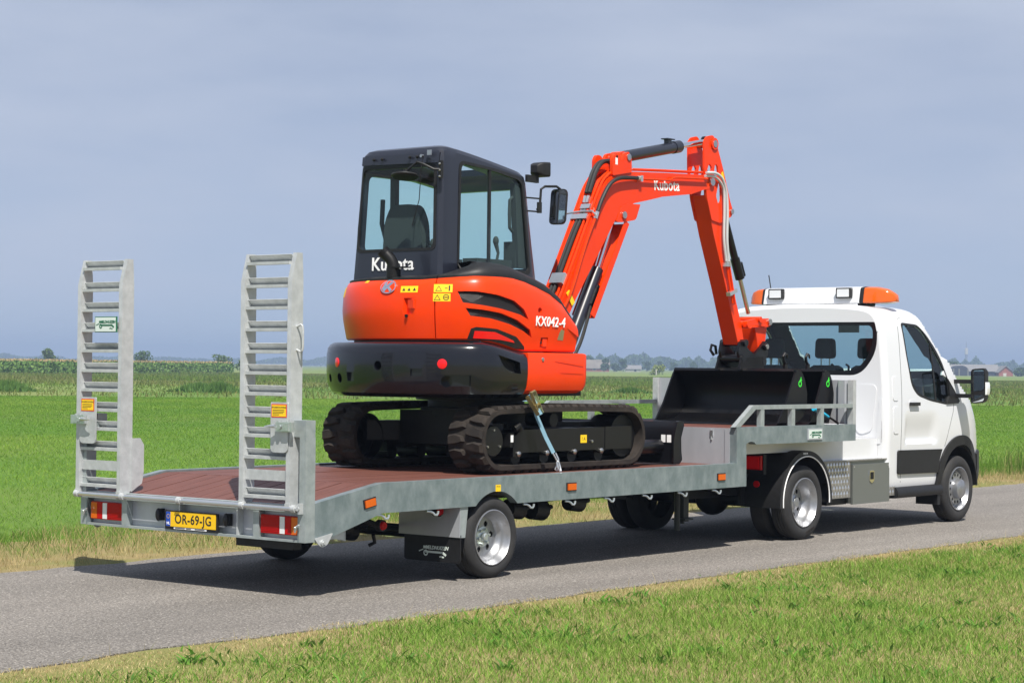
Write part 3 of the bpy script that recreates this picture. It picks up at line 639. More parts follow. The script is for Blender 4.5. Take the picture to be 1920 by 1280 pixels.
def wall(pts, sec, i0=0, i1=None):
    """loft along plan points; sec(p) -> list of (inset, z)"""
    i1 = len(pts) if i1 is None else i1; rings = []
    for i in range(i0, i1):
        t = (pts[min(i+1, len(pts)-1)]-pts[max(i-1, 0)]).normalized(); inw = Vector((-t.y, t.x))
        if inw.dot(Vector((2.4, 0))-pts[i]) < 0: inw = -inw
        rings.append([(pts[i].x+inw.x*d, pts[i].y+inw.y*d, z) for d, z in sec(pts[i])])
    M = MB(); M.loft(rings); return M
cw_pts, _ = plan(1.26, .86, 1.85, 2.0)
def cw_sec(p):
    t = 1.766-(.068*min(1, max(0, (p.x-1.5)/.45))**1.5 if p.y < 0 else 0)
    return [(.30, 1.335), (.11, 1.335), (.045, 1.365), (.012, 1.43), (0, 1.52), (0, t-.10), (.008, t-.05), (.028, t-.021), (.06, t-.004), (.30, t)]
hood_pts, _ = plan(1.12, .815, 1.7, 2.715)
def hood_top(p):
    if p.y > -.55 or p.x < 1.9: return 2.262+.03*max(0, min(1, (-p.y-.3)/.4))
    x = p.x; k = [(1.9, 2.292), (2.13, 2.255), (2.41, 2.172), (2.55, 2.10), (2.63, 2.035), (2.70, 1.96), (2.735, 1.93), (2.80, 1.9)]
    for (a, za), (b, zb) in zip(k, k[1:]):
        if a <= x <= b: return za+(zb-za)*(x-a)/(b-a)
    return 1.86
def hood_sec(p):
    t = hood_top(p); b = 1.782-(.078*min(1, max(0, (p.x-1.5)/.45))**1.5 if p.y < 0 else 0); h = t-b
    return [(.32, b), (.05, b), (.035, b+.012), (.018, b+.10), (.006, b+.17), (0, b+h*.5), (.006, b+h*.72), (.022, b+h*.87), (.05, b+h*.965), (.08, t), (.32, t+.002)]
def split(pts, x, y):
    return min(range(len(pts)), key=lambda i: (pts[i]-Vector((x, y))).length)
iseam = split(hood_pts, 1.36, -.42)
def refine(pts, n):
    r = []
    for a, b in zip(pts, pts[1:]): r += [a.lerp(b, k/n) for k in range(n)]
    return r+[pts[-1]]
gap = .006
hA = hood_pts[:iseam+1]; hB = hood_pts[iseam:]; d = (hB[1]-hB[0]).normalized(); hA = hA[:-1]+[hA[-1]-d*gap]; hB = [hB[0]+d*gap]+hB[1:]
FULL = wall(hood_pts, hood_sec); hood_bvh = bvh_of(FULL); FULLC = wall(cw_pts, cw_sec); cw_bvh = bvh_of(FULLC)
M = wall(hA, hood_sec)
M = boolean(M, [MB().obox((1.27, -.238, 2.045), (.10, .15, .125), ((1, -.22, 0), (0, 0, 1)), .015)])
hood = M.build('rear_bonnet', 'orange', EX, 30)
M = wall(hB, hood_sec)
V1 = [(1.46, -.581, 2.163), (1.556, -.706, 2.160), (1.721, -.784, 2.136), (1.895, -.804, 2.096), (2.007, -.812, 2.032), (2.068, -.807, 1.953), (1.96, -.808, 1.989), (1.746, -.792, 2.029), (1.584, -.737, 2.053), (1.479, -.626, 2.072)]
V2 = [(1.49, -.644, 2.031), (1.585, -.737, 2.02), (1.749, -.79, 1.996), (1.933, -.803, 1.946), (2.093, -.794, 1.874), (2.129, -.782, 1.811), (2.017, -.79, 1.86), (1.848, -.791, 1.911), (1.651, -.764, 1.952), (1.517, -.671, 1.97)]
def smooth_loop(P, n=3): return [tuple(q) for q in spline([Vector(p) for p in P]+[Vector(P[0])], n)][:-1]
VD = Vector((.35, .94, 0))           # direction in which the vents are cut
def push(P, a, b):
    u = Vector((0, 0, 1)).cross(-VD).normalized(); k = MB(); k.loft([[tuple(Vector(p)-VD*a) for p in P], [tuple(Vector(p)+VD*b) for p in P]]); return k
M = boolean(M, [push(V1, .14, .05), push(V2, .14, .05), MB().cyl((2.21, -.90, 2.029), (2.21, -.74, 2.029), .024, 16), MB().box(2.24, 2.335, -.86, -.772, 1.735, 1.815, .008)])
sideh = M.build('side_bonnet', 'orange', EX, 30)
# vent grilles: dark backing and diamond wire
for P in (V1, V2):
    skin('vent_backing', hood_bvh, P, [], VD, 3, -.042, .004, 'mesh_dark', sideh, .05)
    u = Vector((0, 0, 1)).cross(-VD).normalized(); pp2 = [(Vector(p).dot(u), p[2]) for p in P]; us = [p[0] for p in pp2]; zs = [p[1] for p in pp2]; M = MB()
    for sg in (1, -1):
        c = min(us)-1.0
        while c < max(us)+1.0:
            run = []
            for k in range(0, 60):
                z = min(zs)+(max(zs)-min(zs))*k/59; uu = c+sg*(z-min(zs))*1.9
                if inside((uu, z), pp2): run.append((uu, z))
                elif len(run) > 1: break
            if len(run) > 2:
                pts = []
                for uu, z in run[::max(1, len(run)//4)]+[run[-1]]:
                    h = hood_bvh.ray_cast(u*uu+Vector((0, 0, z))-VD*3, VD)[0]
                    if h: pts.append(h+VD*.022)
                if len(pts) > 1: M.tube(pts, .0016, 3, False)
            c += .022
    tag(M.build('vent_mesh', 'mesh_wire', sideh, 0), kind='stuff')
# black trim with red reflector low on the side bonnet
RT = [(1.53, -.619, 1.79), (1.532, -.665, 1.872), (1.557, -.693, 1.885), (1.713, -.767, 1.872), (1.932, -.778, 1.815), (2.035, -.79, 1.74), (2.045, -.79, 1.715), (1.94, -.78, 1.722), (1.80, -.78, 1.755), (1.66, -.74, 1.782)]
RF = [(1.552, -.665, 1.797), (1.551, -.682, 1.855), (1.70, -.757, 1.848), (1.90, -.778, 1.785), (1.915, -.778, 1.768), (1.75, -.76, 1.790)]
skin('reflector_trim', hood_bvh, RT, [], VD, 3, .010, .03, 'black_plastic', sideh, .04); skin('side_reflector', hood_bvh, RF, [], VD, 3, .0135, .01, 'red_reflector', sideh, .04)
# handles, lock, emblem, stickers
M = MB(); M.obox((1.318, -.238, 2.06), (.02, .075, .065), ((1, -.22, 0), (0, 0, 1)), .006); M.build('bonnet_handle', 'orange', hood)
M = MB(); M.cyl((1.302, -.205, 1.968), (1.29, -.203, 1.968), .014, 12); M.build('bonnet_lock', 'dark_steel', hood)
M = MB(); M.box(2.272, 2.325, -.792, -.778, 1.742, 1.806, .005); M.build('side_handle', 'orange', sideh)
M = MB(); M.cyl((2.253, -.79, 1.775), (2.253, -.776, 1.775), .012, 10); M.build('side_lock', 'dark_steel', sideh)
M = MB(); M.cyl((2.21, -.775, 2.029), (2.21, -.765, 2.029), .030, 16); M.build('filler_hole', 'mesh_dark', sideh)
def decal(nm, P, D, m, par, off=.0025): return skin(nm, hood_bvh, P, [], D, 3, off, .002, m, par, .03, flatn=.3)
def quad(c, w, h, D):
    u = Vector((0, 0, 1)).cross(-Vector(D)).normalized(); c = Vector(c); return [tuple(c+u*a*w/2+Vector((0, 0, b*h/2))) for a, b in ((-1, -1), (1, -1), (1, 1), (-1, 1))]
RD = Vector((.97, .2, 0))
decal('warning_label', quad((1.32, -.21, 2.175), .155, .05, RD), RD, 'yellow_label', hood)
for k in range(3):
    c = Vector((1.32, -.21, 2.175))+Vector((.2, -.97, 0))*(-.048+.048*k); q = quad(c, .03, .026, RD); decal('label_print', [q[0], q[1], tuple((Vector(q[2])+Vector(q[3]))/2)], RD, 'label_ink', hood, .0032)
decal('warning_label', quad((1.32, .30, 2.245), .05, .02, (1, -.2, 0)), (1, -.2, 0), 'yellow_label', hood)
decal('warning_label', quad((1.56, .71, 2.17), .10, .08, (.7, -.7, 0)), (.7, -.7, 0), 'yellow_label', hood)
WD = Vector((.86, .5, 0)); wu = Vector((0, 0, 1)).cross(-WD).normalized()
for c, w in (((1.414, -.48, 2.182), .150), ((1.40, -.478, 2.111), .140)):
    decal('warning_label', quad(c, w, .062, WD), WD, 'yellow_label', sideh)
    q = quad(Vector(c)-wu*.035, .055, .044, WD); tri = [q[0], q[1], tuple((Vector(q[2])+Vector(q[3]))/2)]; cc = sum((Vector(t) for t in tri), Vector())/3
    skin('label_triangle', hood_bvh, tri, [[tuple(cc+(Vector(t)-cc)*.72) for t in tri]], WD, 3, .0033, .0015, 'label_ink', sideh, .03, flatn=.3)
    if w > .145:
        decal('label_figure', quad(Vector(c)+wu*.05, .012, .042, WD), WD, 'label_ink', sideh, .0033); decal('label_arrow', quad(Vector(c)+wu*.025, .022, .006, WD), WD, 'label_ink', sideh, .0033)
    else:
        ring = lambda r: [tuple(Vector(c)+wu*(.035+r*math.cos(t))+Vector((0, 0, r*math.sin(t)))) for t in [2*math.pi*i/16 for i in range(16)]]
        skin('label_ring', hood_bvh, ring(.024), [ring(.018)], WD, 3, .0033, .0015, 'label_ink', sideh, .03, flatn=.3); decal('label_bar', quad(Vector(c)+wu*.035, .03, .008, WD), WD, 'label_ink', sideh, .0033)
# maker's oval badge
ov = lambda a, b: [tuple(Vector((1.306, -.008, 2.196))+Vector((.02, -1, 0)).normalized()*a*math.cos(t)+Vector((0, 0, b*math.sin(t)))) for t in [2*math.pi*i/28 for i in range(28)]]
skin('badge', hood_bvh, ov(.080, .052), [], (1, .02, 0), 3, .012, .02, 'chrome', hood, .03)
skin('badge_ring', hood_bvh, ov(.070, .044), [], (1, .02, 0), 3, .0135, .004, 'orange', hood, .03)
def bk(P): return [(1.306, -.008-a, 2.196+b) for a, b in P]
skin('badge_letter', hood_bvh, bk([(-.058, -.014), (-.028, -.040), (.0, -.012), (.030, -.040), (.050, -.026), (.018, .002), (.052, .030), (.020, .040), (-.012, .012), (-.012, .041), (-.042, .028)]), [], (1, .02, 0), 3, .0165, .004, 'chrome', hood, .03)
text('model_lettering', 'KX042-4', .108, 'white_mark', sideh, (2.335, -.8185, 1.938), (1, -.006, -.02), (0, 0, 1), .002, shear=.15, bold=.0016, xs=.92, space=1.06)
SD = Vector((0, 1, 0))
decal('grey_emblem', [(2.455, -.8, 1.80), (2.53, -.8, 1.795), (2.53, -.8, 1.875), (2.49, -.8, 1.885), (2.47, -.8, 1.855)], SD, 'steel', sideh, .002)
# counterweight with holes
hb = []
for c, r in (((1.145, -.046, 1.579), .037), ((1.312, -.61, 1.462), .045), ((1.235, .44, 1.478), .038), ((1.325, .63, 1.475), .034)):
    cc = Vector((2.4, 0, c[2])); dv = (cc-Vector(c)).normalized(); hb.append(MB().cyl(Vector(c)-dv*.1, Vector(c)+dv*.16, r, 20))
hb.append(MB().obox((1.345, -.70, 1.47), (.10, .20, .085), ((.66, .75, 0), (0, 0, 1)), .02)); hb.append(MB().obox((1.18, -.40, 1.53), (.09, .10, .055), ((.95, .3, 0), (0, 0, 1)), .02)); hb.append(MB().obox((1.16, .285, 1.49), (.08, .09, .07), ((.95, -.25, 0), (0, 0, 1)), .02))
hb.append(push([(1.64, -.85, 1.672), (1.90, -.86, 1.615), (1.915, -.86, 1.525), (1.80, -.86, 1.535), (1.70, -.86, 1.58)], .1, .07))
cw = boolean(wall(cw_pts, cw_sec), hb).build('counterweight', 'counterweight', EX, 30)
for c in ((1.24, .478, 1.601), (1.2895, -.585, 1.596)):
    cc = Vector((2.4, 0, c[2])); dv = (Vector(c)-cc).normalized(); M = MB(); M.lathe(Vector(c)-dv*.002, dv, [(0, .0385), (.006, .0385), (.008, .034), (.009, .001)], 24); M.build('round_reflector', 'red_reflector', cw)
M = MB(); M.prism([(1.66, 1.655), (1.89, 1.605), (1.905, 1.535), (1.80, 1.545), (1.715, 1.585)], 'y', -.80, -.795); vb = M.build('vent_backing', 'mesh_dark', cw)
M = MB()
for k in range(16):
    for sg in (1, -1):
        a = Vector((1.60+.024*k, -.812, 1.52)); b = a+Vector((sg*.16, 0, .16)); pts = [a.lerp(b, t/20) for t in range(21)]; pts = [p for p in pts if inside((p.x, p.z), [(1.66, 1.662), (1.895, 1.61), (1.908, 1.53), (1.80, 1.54), (1.71, 1.582)])]
        if len(pts) > 1: M.tube([pts[0], pts[-1]], .0015, 3, False)
tag(M.build('vent_mesh', 'mesh_wire', cw, 0), kind='stuff')
# lower right panel, floor, black covers
M = MB(); lpr = lambda i, z: [(x, y, z) for x, y in rnd([(2.006, -.858+i), (2.805-i, -.858+i), (2.83-i, -.70+i), (2.83-i, -.2), (2.006, -.2)], [0, .07, .05, 0, 0], 6)]
M.loft([lpr(.10, 1.365), lpr(.055, 1.372), lpr(.02, 1.395), lpr(.004, 1.44), lpr(0, 1.50), lpr(0, 1.675), lpr(.006, 1.688), lpr(.02, 1.693)]); lp = M.build('lower_side_panel', 'orange', EX, 30)
M = MB(); M.lathe((2.19, -.859, 1.64), (0, -1, 0), [(0, .017), (.006, .015), (.007, .001)], 14); M.build('panel_bolt', 'steel', lp)
M = MB(); M.prism([(2.35, 1.625), (2.72, 1.60), (2.72, 1.585)], 'y', -.862, -.857); M.prism([(2.42, 1.535), (2.72, 1.54), (2.72, 1.525)], 'y', -.862, -.857); M.build('panel_crease', 'orange', lp)
M = MB(); M.prism([(1.45, -.70), (2.80, -.78), (2.86, -.6), (2.86, .6), (2.80, .78), (1.45, .70), (1.32, .4), (1.32, -.4)], 'z', 1.348, 1.40); M.build('house_floor', 'dark_steel', EX)
M = MB(); M.prism([(1.75, .78), (2.85, .78), (2.85, .45), (1.75, .45)], 'z', 1.40, 2.24, .03); M.box(1.6, 2.5, -.70, .46, 1.40, 2.15); M.box(2.4, 2.75, -.70, .46, 1.40, 1.85); M.build('house_core', 'cab_grey', EX)
def cov_sec(p):
    t = hood_top(p); f = max(0, min(1, (-p.y-.45)/.3)); e = .016+.05*f; g = .03+.075*f
    return [(.40, t-.04), (.06, t-.02), (.058, t+.004), (.072, t+e*.6), (.105, t+e), (.20, t+g), (.33, t+g*1.12), (.52, t+g*1.05)]
M = wall(hA, cov_sec); M.build('rear_top_cover', 'black_plastic', EX, 40); M = wall([p for p in hB if p.x < 2.74], cov_sec); M.build('side_top_cover', 'black_plastic', EX, 40)
# exhaust
M = MB(); M.cyl((1.40, .03, 2.27), (1.40, .03, 2.345), .058, 20); M.tube([(1.40, .03, 2.33), (1.40, .035, 2.38), (1.392, .055, 2.42), (1.372, .095, 2.465)], [.045, .046, .047, .048], 18, True); M.lathe((1.372, .095, 2.465), (-.45, .50, .72), [(-.03, .047), (.035, .050), (.035, .045), (-.03, .042), (-.03, .001)], 20); M.build('exhaust_pipe', 'dark_steel', EX)
M = MB(); M.box(1.36, 1.43, -.12, .06, 2.348, 2.358, .003); M.build('exhaust_bracket', 'dark_steel', EX)
# ---- cab
def cab_top(x): return 3.338-.135*max(0, (x-1.75)/.95)**1.25
def cab_ring(f, inset, dz=0, top=False, zb=2.262):
    """rounded rectangle; f 0..1 from base to roof"""
    x0 = 1.612+.042*f+inset; x1 = 2.905-.150*f-inset; y0 = -.266+.022*f+inset; y1 = .70-.062*f-inset
    pl = rnd([(x0, y0), (x1, y0), (x1, y1), (x0, y1)], [.075, .10, .10, .075], 5); pl = dens(pl, .12)
    return [(x, y, zb+(cab_top(x)-zb)*f+dz) for x, y in pl]
def cab_solid(ins=0., zb=2.262, tz=0.):
    M = MB(); fs = [(0, 0, 0), (.25, 0, 0), (.5, 0, 0), (.75, 0, 0), (.90, 0, 0), (.955, .006, 0), (.985, .028, 0), (1, .07, 0)]
    rings = [cab_ring(f, i+ins, tz if k else 0, zb=zb) for k, (f, i, _) in enumerate(fs)]
    n = min(len(r) for r in rings); 
    def resamp(r, n=96):
        P = [Vector(p) for p in r]; P.append(P[0]); L = [0]
        for a, b in zip(P, P[1:]): L.append(L[-1]+(b-a).length)
        o = []; j = 0
        for k in range(n):
            t = L[-1]*k/n
            while L[j+1] < t: j += 1
            o.append(P[j].lerp(P[j+1], (t-L[j])/(L[j+1]-L[j])))
        return o
    M.loft([resamp(r) for r in rings]); return M
cab_bvh = bvh_of(cab_solid())
WR = rnd([(-.192, 2.515), (.628, 2.515), (.605, 3.175), (-.175, 3.165)], .05); WS = rnd([(1.838, 2.36), (2.762, 2.36), (2.675, 3.135), (2.30, 3.19), (1.873, 3.215)], [.05, .05, .07, .3, .06]); WF = rnd([(-.19, 2.40), (.62, 2.40), (.58, 3.06), (-.16, 3.06)], .05)
WL = rnd([(1.70, 2.44), (2.762, 2.40), (2.675, 3.08), (2.30, 3.13), (1.73, 3.13)], .06)
cabm = boolean(cab_solid(), [cab_solid(.055, 2.31, -.055), MB().prism(WR, 'x', 1.3, 2.0), MB().prism(WS, 'y', -.6, .1), MB().prism(WF, 'x', 2.4, 3.3), MB().prism(WL, 'y', .4, 1.0), MB().prism(rnd([(2.12, .02), (2.55, .02), (2.55, .42), (2.12, .42)], .05), 'z', 3.0, 3.6)])
cab = cabm.build('cab', 'cab_grey', EX, 28)
def grow(P, d):
    c = Vector((sum(p[0] for p in P)/len(P), sum(p[1] for p in P)/len(P))); r = []
    for p in P:
        v = Vector(p)-c; r.append((p[0]+d*(1 if v.x > 0 else -1)*min(1, abs(v.x)*12), p[1]+d*(1 if v.y > 0 else -1)*min(1, abs(v.y)*12)))
    return r
def onx(P, x): return [(x, a, b) for a, b in P]
def ony(P, y): return [(a, y, b) for a, b in P]
for nm, P, D in (('rear_window', onx(WR, 1.6), (1, 0, 0)), ('side_window', ony(WS, -.26), (0, 1, 0)), ('windscreen', onx(WF, 2.8), (-1, 0, 0)), ('door_window', ony(WL, .68), (0, -1, 0))):
    skin(nm, cab_bvh, P, [], D, 4, -.010, .005, 'glass', cab, .12)
for nm, P, P2, D in (('rear_window_seal', onx(grow(WR, .02), 1.6), onx(grow(WR, -.004), 1.6), (1, 0, 0)), ('side_window_seal', ony(grow(WS, .012), -.26), ony(grow(WS, -.014), -.26), (0, 1, 0))):
    skin(nm, cab_bvh, P, [P2], D, 4, .004, .016, 'black_plastic', cab, .05)
M = MB(); M.box(2.242, 2.268, -.246, -.226, 2.36, 3.19); M.build('window_slider', 'black_plastic', cab)
M = MB(); M.box(2.14, 2.53, .04, .40, 3.265, 3.27); M.build('roof_window', 'glass', cab)
M = MB(); M.box(2.02, 2.07, .585, .64, 2.4, 3.16, .01); M.build('door_pillar_trim', 'interior', cab)
skin('roof_lip', cab_bvh, onx([(-.215, 3.19), (.60, 3.205), (.60, 3.275), (-.215, 3.275)], 1.6), [], (1, 0, 0), 4, .022, .03, 'cab_grey', cab, .05)
text('maker_lettering', 'Kubota', .150, 'white_mark', cab, (1.6105, .235, 2.392), (0, -1, 0), (0.02, 0, 1), .002, bold=.0018, xs=1.0, space=1.04)
# cab interior
M = MB(); M.loft([[(1.80+dx, .30+a, 2.45+b) for a, b in rnd([(-.22, 0), (.22, 0), (.20, .30), (.13, .44), (-.13, .44), (-.20, .30)], .06)] for dx in (0, .05, .10)]); st = M.build('seat_back', 'seat', cab, 50)
M = MB(); M.box(1.82, 2.30, .08, .52, 2.36, 2.46, .04, 2); M.build('seat_cushion', 'seat', st)
M = MB(); M.box(1.68, 2.80, -.20, .64, 2.312, 2.335); M.build('cab_floor', 'interior', cab)
M = MB(); M.box(2.15, 2.6, -.20, -.05, 2.335, 2.46, .02); M.box(2.15, 2.5, .52, .63, 2.335, 2.46, .02); M.build('console', 'interior', cab)
for y in (-.12, .575):
    M = MB(); M.tube([(2.5, y, 2.45), (2.52, y, 2.52), (2.50, y+.01, 2.60)], [.012, .012, .02], 8); M.ball((2.50, y+.01, 2.62), .025, 10, 8, (1, 1, 1.6)); M.build('joystick', 'interior', cab)
M = MB(); M.box(2.64, 2.70, -.20, -.08, 2.40, 2.62, .02); M.build('monitor', 'interior', cab)
M = MB(); M.tube([(2.62, -.19, 2.70), (2.58, -.19, 2.73), (2.575, -.19, 2.85), (2.58, -.19, 2.96), (2.62, -.19, 2.99)], .014, 8); M.build('grab_rail', 'interior', cab)
M = MB(); M.prism([(2.66, 2.40), (2.80, 2.40), (2.72, 3.1), (2.60, 3.1)], 'y', -.225, -.17); M.build('front_pillar_trim', 'interior', cab)
M = MB(); M.tube([(1.93, .60, 2.62), (1.90, .62, 2.75), (1.92, .63, 2.95)], .02, 8); M.build('door_handle_inside', 'interior', cab)
# round mirror, wiper, work lamp, square mirror
M = MB(); M.box(1.60, 1.625, -.285, -.255, 3.06, 3.20, .004); M.tube([(1.60, -.27, 3.13), (1.56, -.24, 3.13), (1.52, -.17, 3.17), (1.51, -.11, 3.19), (1.50, -.02, 3.13), (1.50, .0, 3.115)], .010, 8); M.cyl((1.50, 0, 3.10), (1.50, 0, 3.14), .022, 12); ma = M.build('mirror_arm', 'black_plastic', cab)
M = MB(); M.lathe((1.50, .01, 3.085), (.16, .10, 1), [(-.016, .001), (-.014, .10), (-.004, .112), (.008, .105), (.022, .06), (.028, .001)], 28); M.build('round_mirror', 'black_plastic', ma)
for z in (3.075, 3.125, 3.175):
    M = MB(); M.ball((1.597, -.27, z), .010, 8, 6); M.build('mirror_bolt', 'steel', ma)
M = MB(); M.tube([(1.605, -.09, 3.235), (1.59, -.085, 3.18), (1.60, -.055, 2.90), (1.605, .02, 2.70)], .004, 6); M.build('wiper', 'black_plastic', cab)
M = MB(); M.cyl((1.60, -.09, 3.245), (1.575, -.09, 3.245), .013, 12); M.box(1.592, 1.604, -.18, -.14, 3.25, 3.29, .006); M.build('wiper_pivot', 'steel', cab)
for y in (.45, .36, .06, -.02):
    M = MB(); M.ball((1.612, y, 3.245), .014, 8, 6); M.build('roof_bolt', 'dark_steel', cab)
M = MB(); M.box(2.72, 2.86, -.262, -.238, 3.12, 3.18, .004); M.cyl((2.86, -.25, 3.12), (2.86, -.25, 3.19), .02, 10); wl = M.build('lamp_bracket', 'black_plastic', cab)
M = MB(); M.loft([[(x, -.26+a*k, 3.235+b*k) for a, b in rnd([(-.075, -.062), (.075, -.062), (.075, .062), (-.075, .062)], .018, 3)] for x, k in ((2.81, .45), (2.83, .72), (2.88, .96), (2.94, 1.0), (2.945, .9))]); M.build('work_lamp', 'black_plastic', wl)
M = MB(); M.tube([(2.86, -.256, 2.90), (2.88, -.26, 2.90), (2.89, -.265, 2.95), (2.895, -.27, 3.07), (2.93, -.285, 3.095), (3.03, -.33, 3.10), (3.06, -.345, 3.08), (3.06, -.35, 3.04)], .011, 8); M.tube([(2.70, -.235, 2.88), (2.88, -.26, 2.88)], .007, 6); M.tube([(2.70, -.235, 2.99), (2.885, -.262, 2.99)], .007, 6); M.cyl((2.885, -.262, 2.87), (2.885, -.262, 2.96), .022, 10); ma2 = M.build('side_mirror_arm', 'black_plastic', cab)
fr = frame((.20, -.98, 0), (.06, 0, 1)); MO = Vector((3.05, -.335, 2.93))
def mplate(k, dd, w, h): return [tuple(MO+fr @ Vector((a, dd, b))) for a, b in rnd([(-w*k, -h*k), (w*.86*k, -h*k), (w*k, h*k), (-w*.86*k, h*k)], .04*k, 4)]
M = MB(); M.loft([mplate(.93, .030, .080, .150), mplate(1, .012, .080, .150), mplate(1, -.008, .080, .150)]); mir = M.build('side_mirror', 'black_plastic', ma2)
M = MB(); M.loft([mplate(.93, -.0085, .080, .150), mplate(.93, -.011, .080, .150)]); M.build('mirror_glass', 'mirror', mir)
# ---- boom
BN, BF = -.300, -.095
boom_o = [(2.95, 1.80), (3.205, 2.229), (3.50, 2.742), (3.724, 3.143), (3.80, 3.225), (3.974, 3.303), (4.20, 3.320), (4.70, 3.350), (5.30, 3.380), (5.41, 3.378), (5.465, 3.335), (5.465, 3.29), (5.427, 3.262), (5.30, 3.24), (5.108, 3.188), (4.634, 3.129), (4.451, 3.090), (4.204, 3.042), (4.05, 2.995), (3.965, 2.93), (3.902, 2.857), (3.349, 2.157), (3.08, 1.76)]
M = MB(); M.prism(boom_o, 'y', BN, BF, .008); boom = M.build('boom', 'orange', EX, 25)
M = MB(); M.box(2.80, 3.12, -.33, -.07, 1.45, 1.86, .03); M.cyl((2.98, -.2, 1.40), (2.98, -.2, 1.90), .09, 18); M.build('swing_bracket', 'orange', EX)
for y0, y1 in ((BN-.012, BN+.02), (BF-.02, BF+.012)):
    M = MB(); M.prism(rnd([(3.855, 3.26), (3.855, 3.41), (3.89, 3.455), (3.95, 3.45), (3.985, 3.40), (4.03, 3.47), (4.09, 3.49), (4.135, 3.44), (4.14, 3.31)], .018, 3), 'y', y0, y1, .004); M.build('cylinder_lug', 'orange', boom)
M = MB(); M.cyl((4.09, BN-.022, 3.44), (4.09, BF+.022, 3.44), .030, 16, bev=.005); M.build('lug_pin', 'steel', boom)
M = MB(); M.box(3.892, 3.925, BN-.0135, BN-.0123, 3.36, 3.42); M.build('white_label', 'white_mark', boom)
M = MB(); M.cyl((3.915, BN-.014, 3.43), (3.915, BN-.0125, 3.43), .013, 12); M.build('lug_hole', 'mesh_dark', boom)
M = MB(); M.cyl((5.425, BN-.025, 3.325), (5.425, BF+.025, 3.325), .038, 20, bev=.006); M.build('arm_pin', 'steel', boom)
for y0, y1 in ((BN-.002, BN+.03), (BF-.03, BF+.002)):
    M = MB(); M.prism(rnd([(3.92, 2.86), (4.00, 3.0), (4.10, 3.03), (4.285, 3.035), (4.22, 2.895), (4.02, 2.86)], [.02, .01, .01, .01, .03, .05], 3), 'y', y0-.004, y1+.004, .003); M.build('lower_lug', 'orange', boom)
M = MB(); M.cyl((4.03, BN-.022, 2.925), (4.03, BF+.022, 2.925), .032, 16, bev=.006); M.build('lower_pin', 'steel', boom)
text('maker_lettering', 'Kubota', .145, 'white_mark', boom, (4.70, BN-.001, 3.235), (1, 0, .05), (-.05, 0, 1), .0015, bold=.0018, xs=.92, space=1.04)
# pipes and hoses over the boom
def offs(P, y, d):
    r = []
    for i, p in enumerate(P):
        a, b = Vector(P[max(i-1, 0)]), Vector(P[min(i+1, len(P)-1)]); t = (b-a).normalized(); r.append((p[0]-t.y*d, y, p[1]+t.x*d))
    return r
TOP = [(3.02, 1.92), (3.205, 2.229), (3.50, 2.742), (3.70, 3.10), (3.80, 3.225), (3.974, 3.303), (4.20, 3.320), (4.70, 3.350), (5.30, 3.382)]
for y, a, b in ((-.285, 0, 9), (-.245, 0, 9), (-.135, 0, 6), (-.105, 0, 5)):
    M = MB(); M.tube([tuple(q) for q in spline([Vector(p) for p in offs(TOP, y, .022)][a:b], 4)], .0115, 8); M.build('boom_pipe', 'orange', boom)
for y in (-.205, -.17):
    M = MB(); M.tube([tuple(q) for q in spline([Vector(p) for p in offs(TOP, y, .035)][:3]+[Vector(p) for p in offs([(3.60, 2.92)], y, .0)], 4)], .016, 8); M.build('boom_hose', 'hose', boom)
    M = MB(); M.tube([tuple(q) for q in spline([Vector((3.66, y, 3.10)), Vector((3.70, y, 3.19)), Vector((3.76, y, 3.30)), Vector((3.84, y, 3.375)), Vector((3.94, y, 3.40)), Vector((4.02, y, 3.39))], 4)], .019, 8); M.build('boom_hose', 'hose', boom)
    for t in ((3.61, 2.95), (3.645, 3.03)):
        M = MB(); M.cyl((t[0]-.015, y, t[1]-.02), (t[0]+.005, y, t[1]+.04), .018, 6); M.build('hose_fitting', 'alu', boom)
M = MB(); M.obox((3.545, -.19, 2.88), (.05, .17, .035), ((.5, 0, .87), (-.87, 0, .5)), .004); M.build('pipe_clamp', 'alu', boom)
M = MB(); M.obox((3.60, -.215, 2.97), (.045, .10, .035), ((.5, 0, .87), (-.87, 0, .5)), .004); M.build('pipe_clamp', 'alu', boom)
M = MB(); M.tube([(3.53, -.05, 2.90), (3.53, -.03, 2.91), (3.55, -.06, 2.92), (3.555, -.2, 2.93), (3.56, -.31, 2.93), (3.575, -.335, 2.90), (3.585, -.335, 2.87)], .009, 7); M.build('cross_pipe', 'alu', boom)
M = MB(); M.tube([tuple(q) for q in spline([Vector(p) for p in ((3.615, BN-.03, 2.93), (3.67, BN-.035, 3.04), (3.77, BN-.04, 3.17), (3.90, BN-.04, 3.235), (4.06, BN-.035, 3.255), (4.20, BN-.03, 3.262))], 4)], .018, 9); M.build('side_hose', 'hose', boom)
for p, q in (((3.585, BN-.028, 2.865), (3.61, BN-.03, 2.925)), ((4.20, BN-.03, 3.262), (4.25, BN-.028, 3.265))):
    M = MB(); M.cyl(p, q, .019, 6); M.build('hose_fitting', 'alu', boom)
M = MB(); M.tube([tuple(q) for q in spline([Vector(p) for p in ((4.25, BN-.026, 3.262), (4.70, BN-.026, 3.285), (4.80, BN-.026, 3.315), (5.33, BN-.026, 3.345))], 4)], .010, 8); M.build('side_pipe', 'orange', boom)
M = MB(); M.tube([tuple(q) for q in spline([Vector(p) for p in ((3.16, BN-.02, 2.08), (3.27, BN-.02, 2.24), (3.45, BN-.02, 2.62), (3.585, BN-.025, 2.87))], 4)], .012, 8); M.build('side_pipe', 'orange', boom)
M = MB(); M.box(4.235, 4.27, BN-.045, BN-.001, 3.235, 3.29, .004); M.build('pipe_clamp', 'alu', boom)
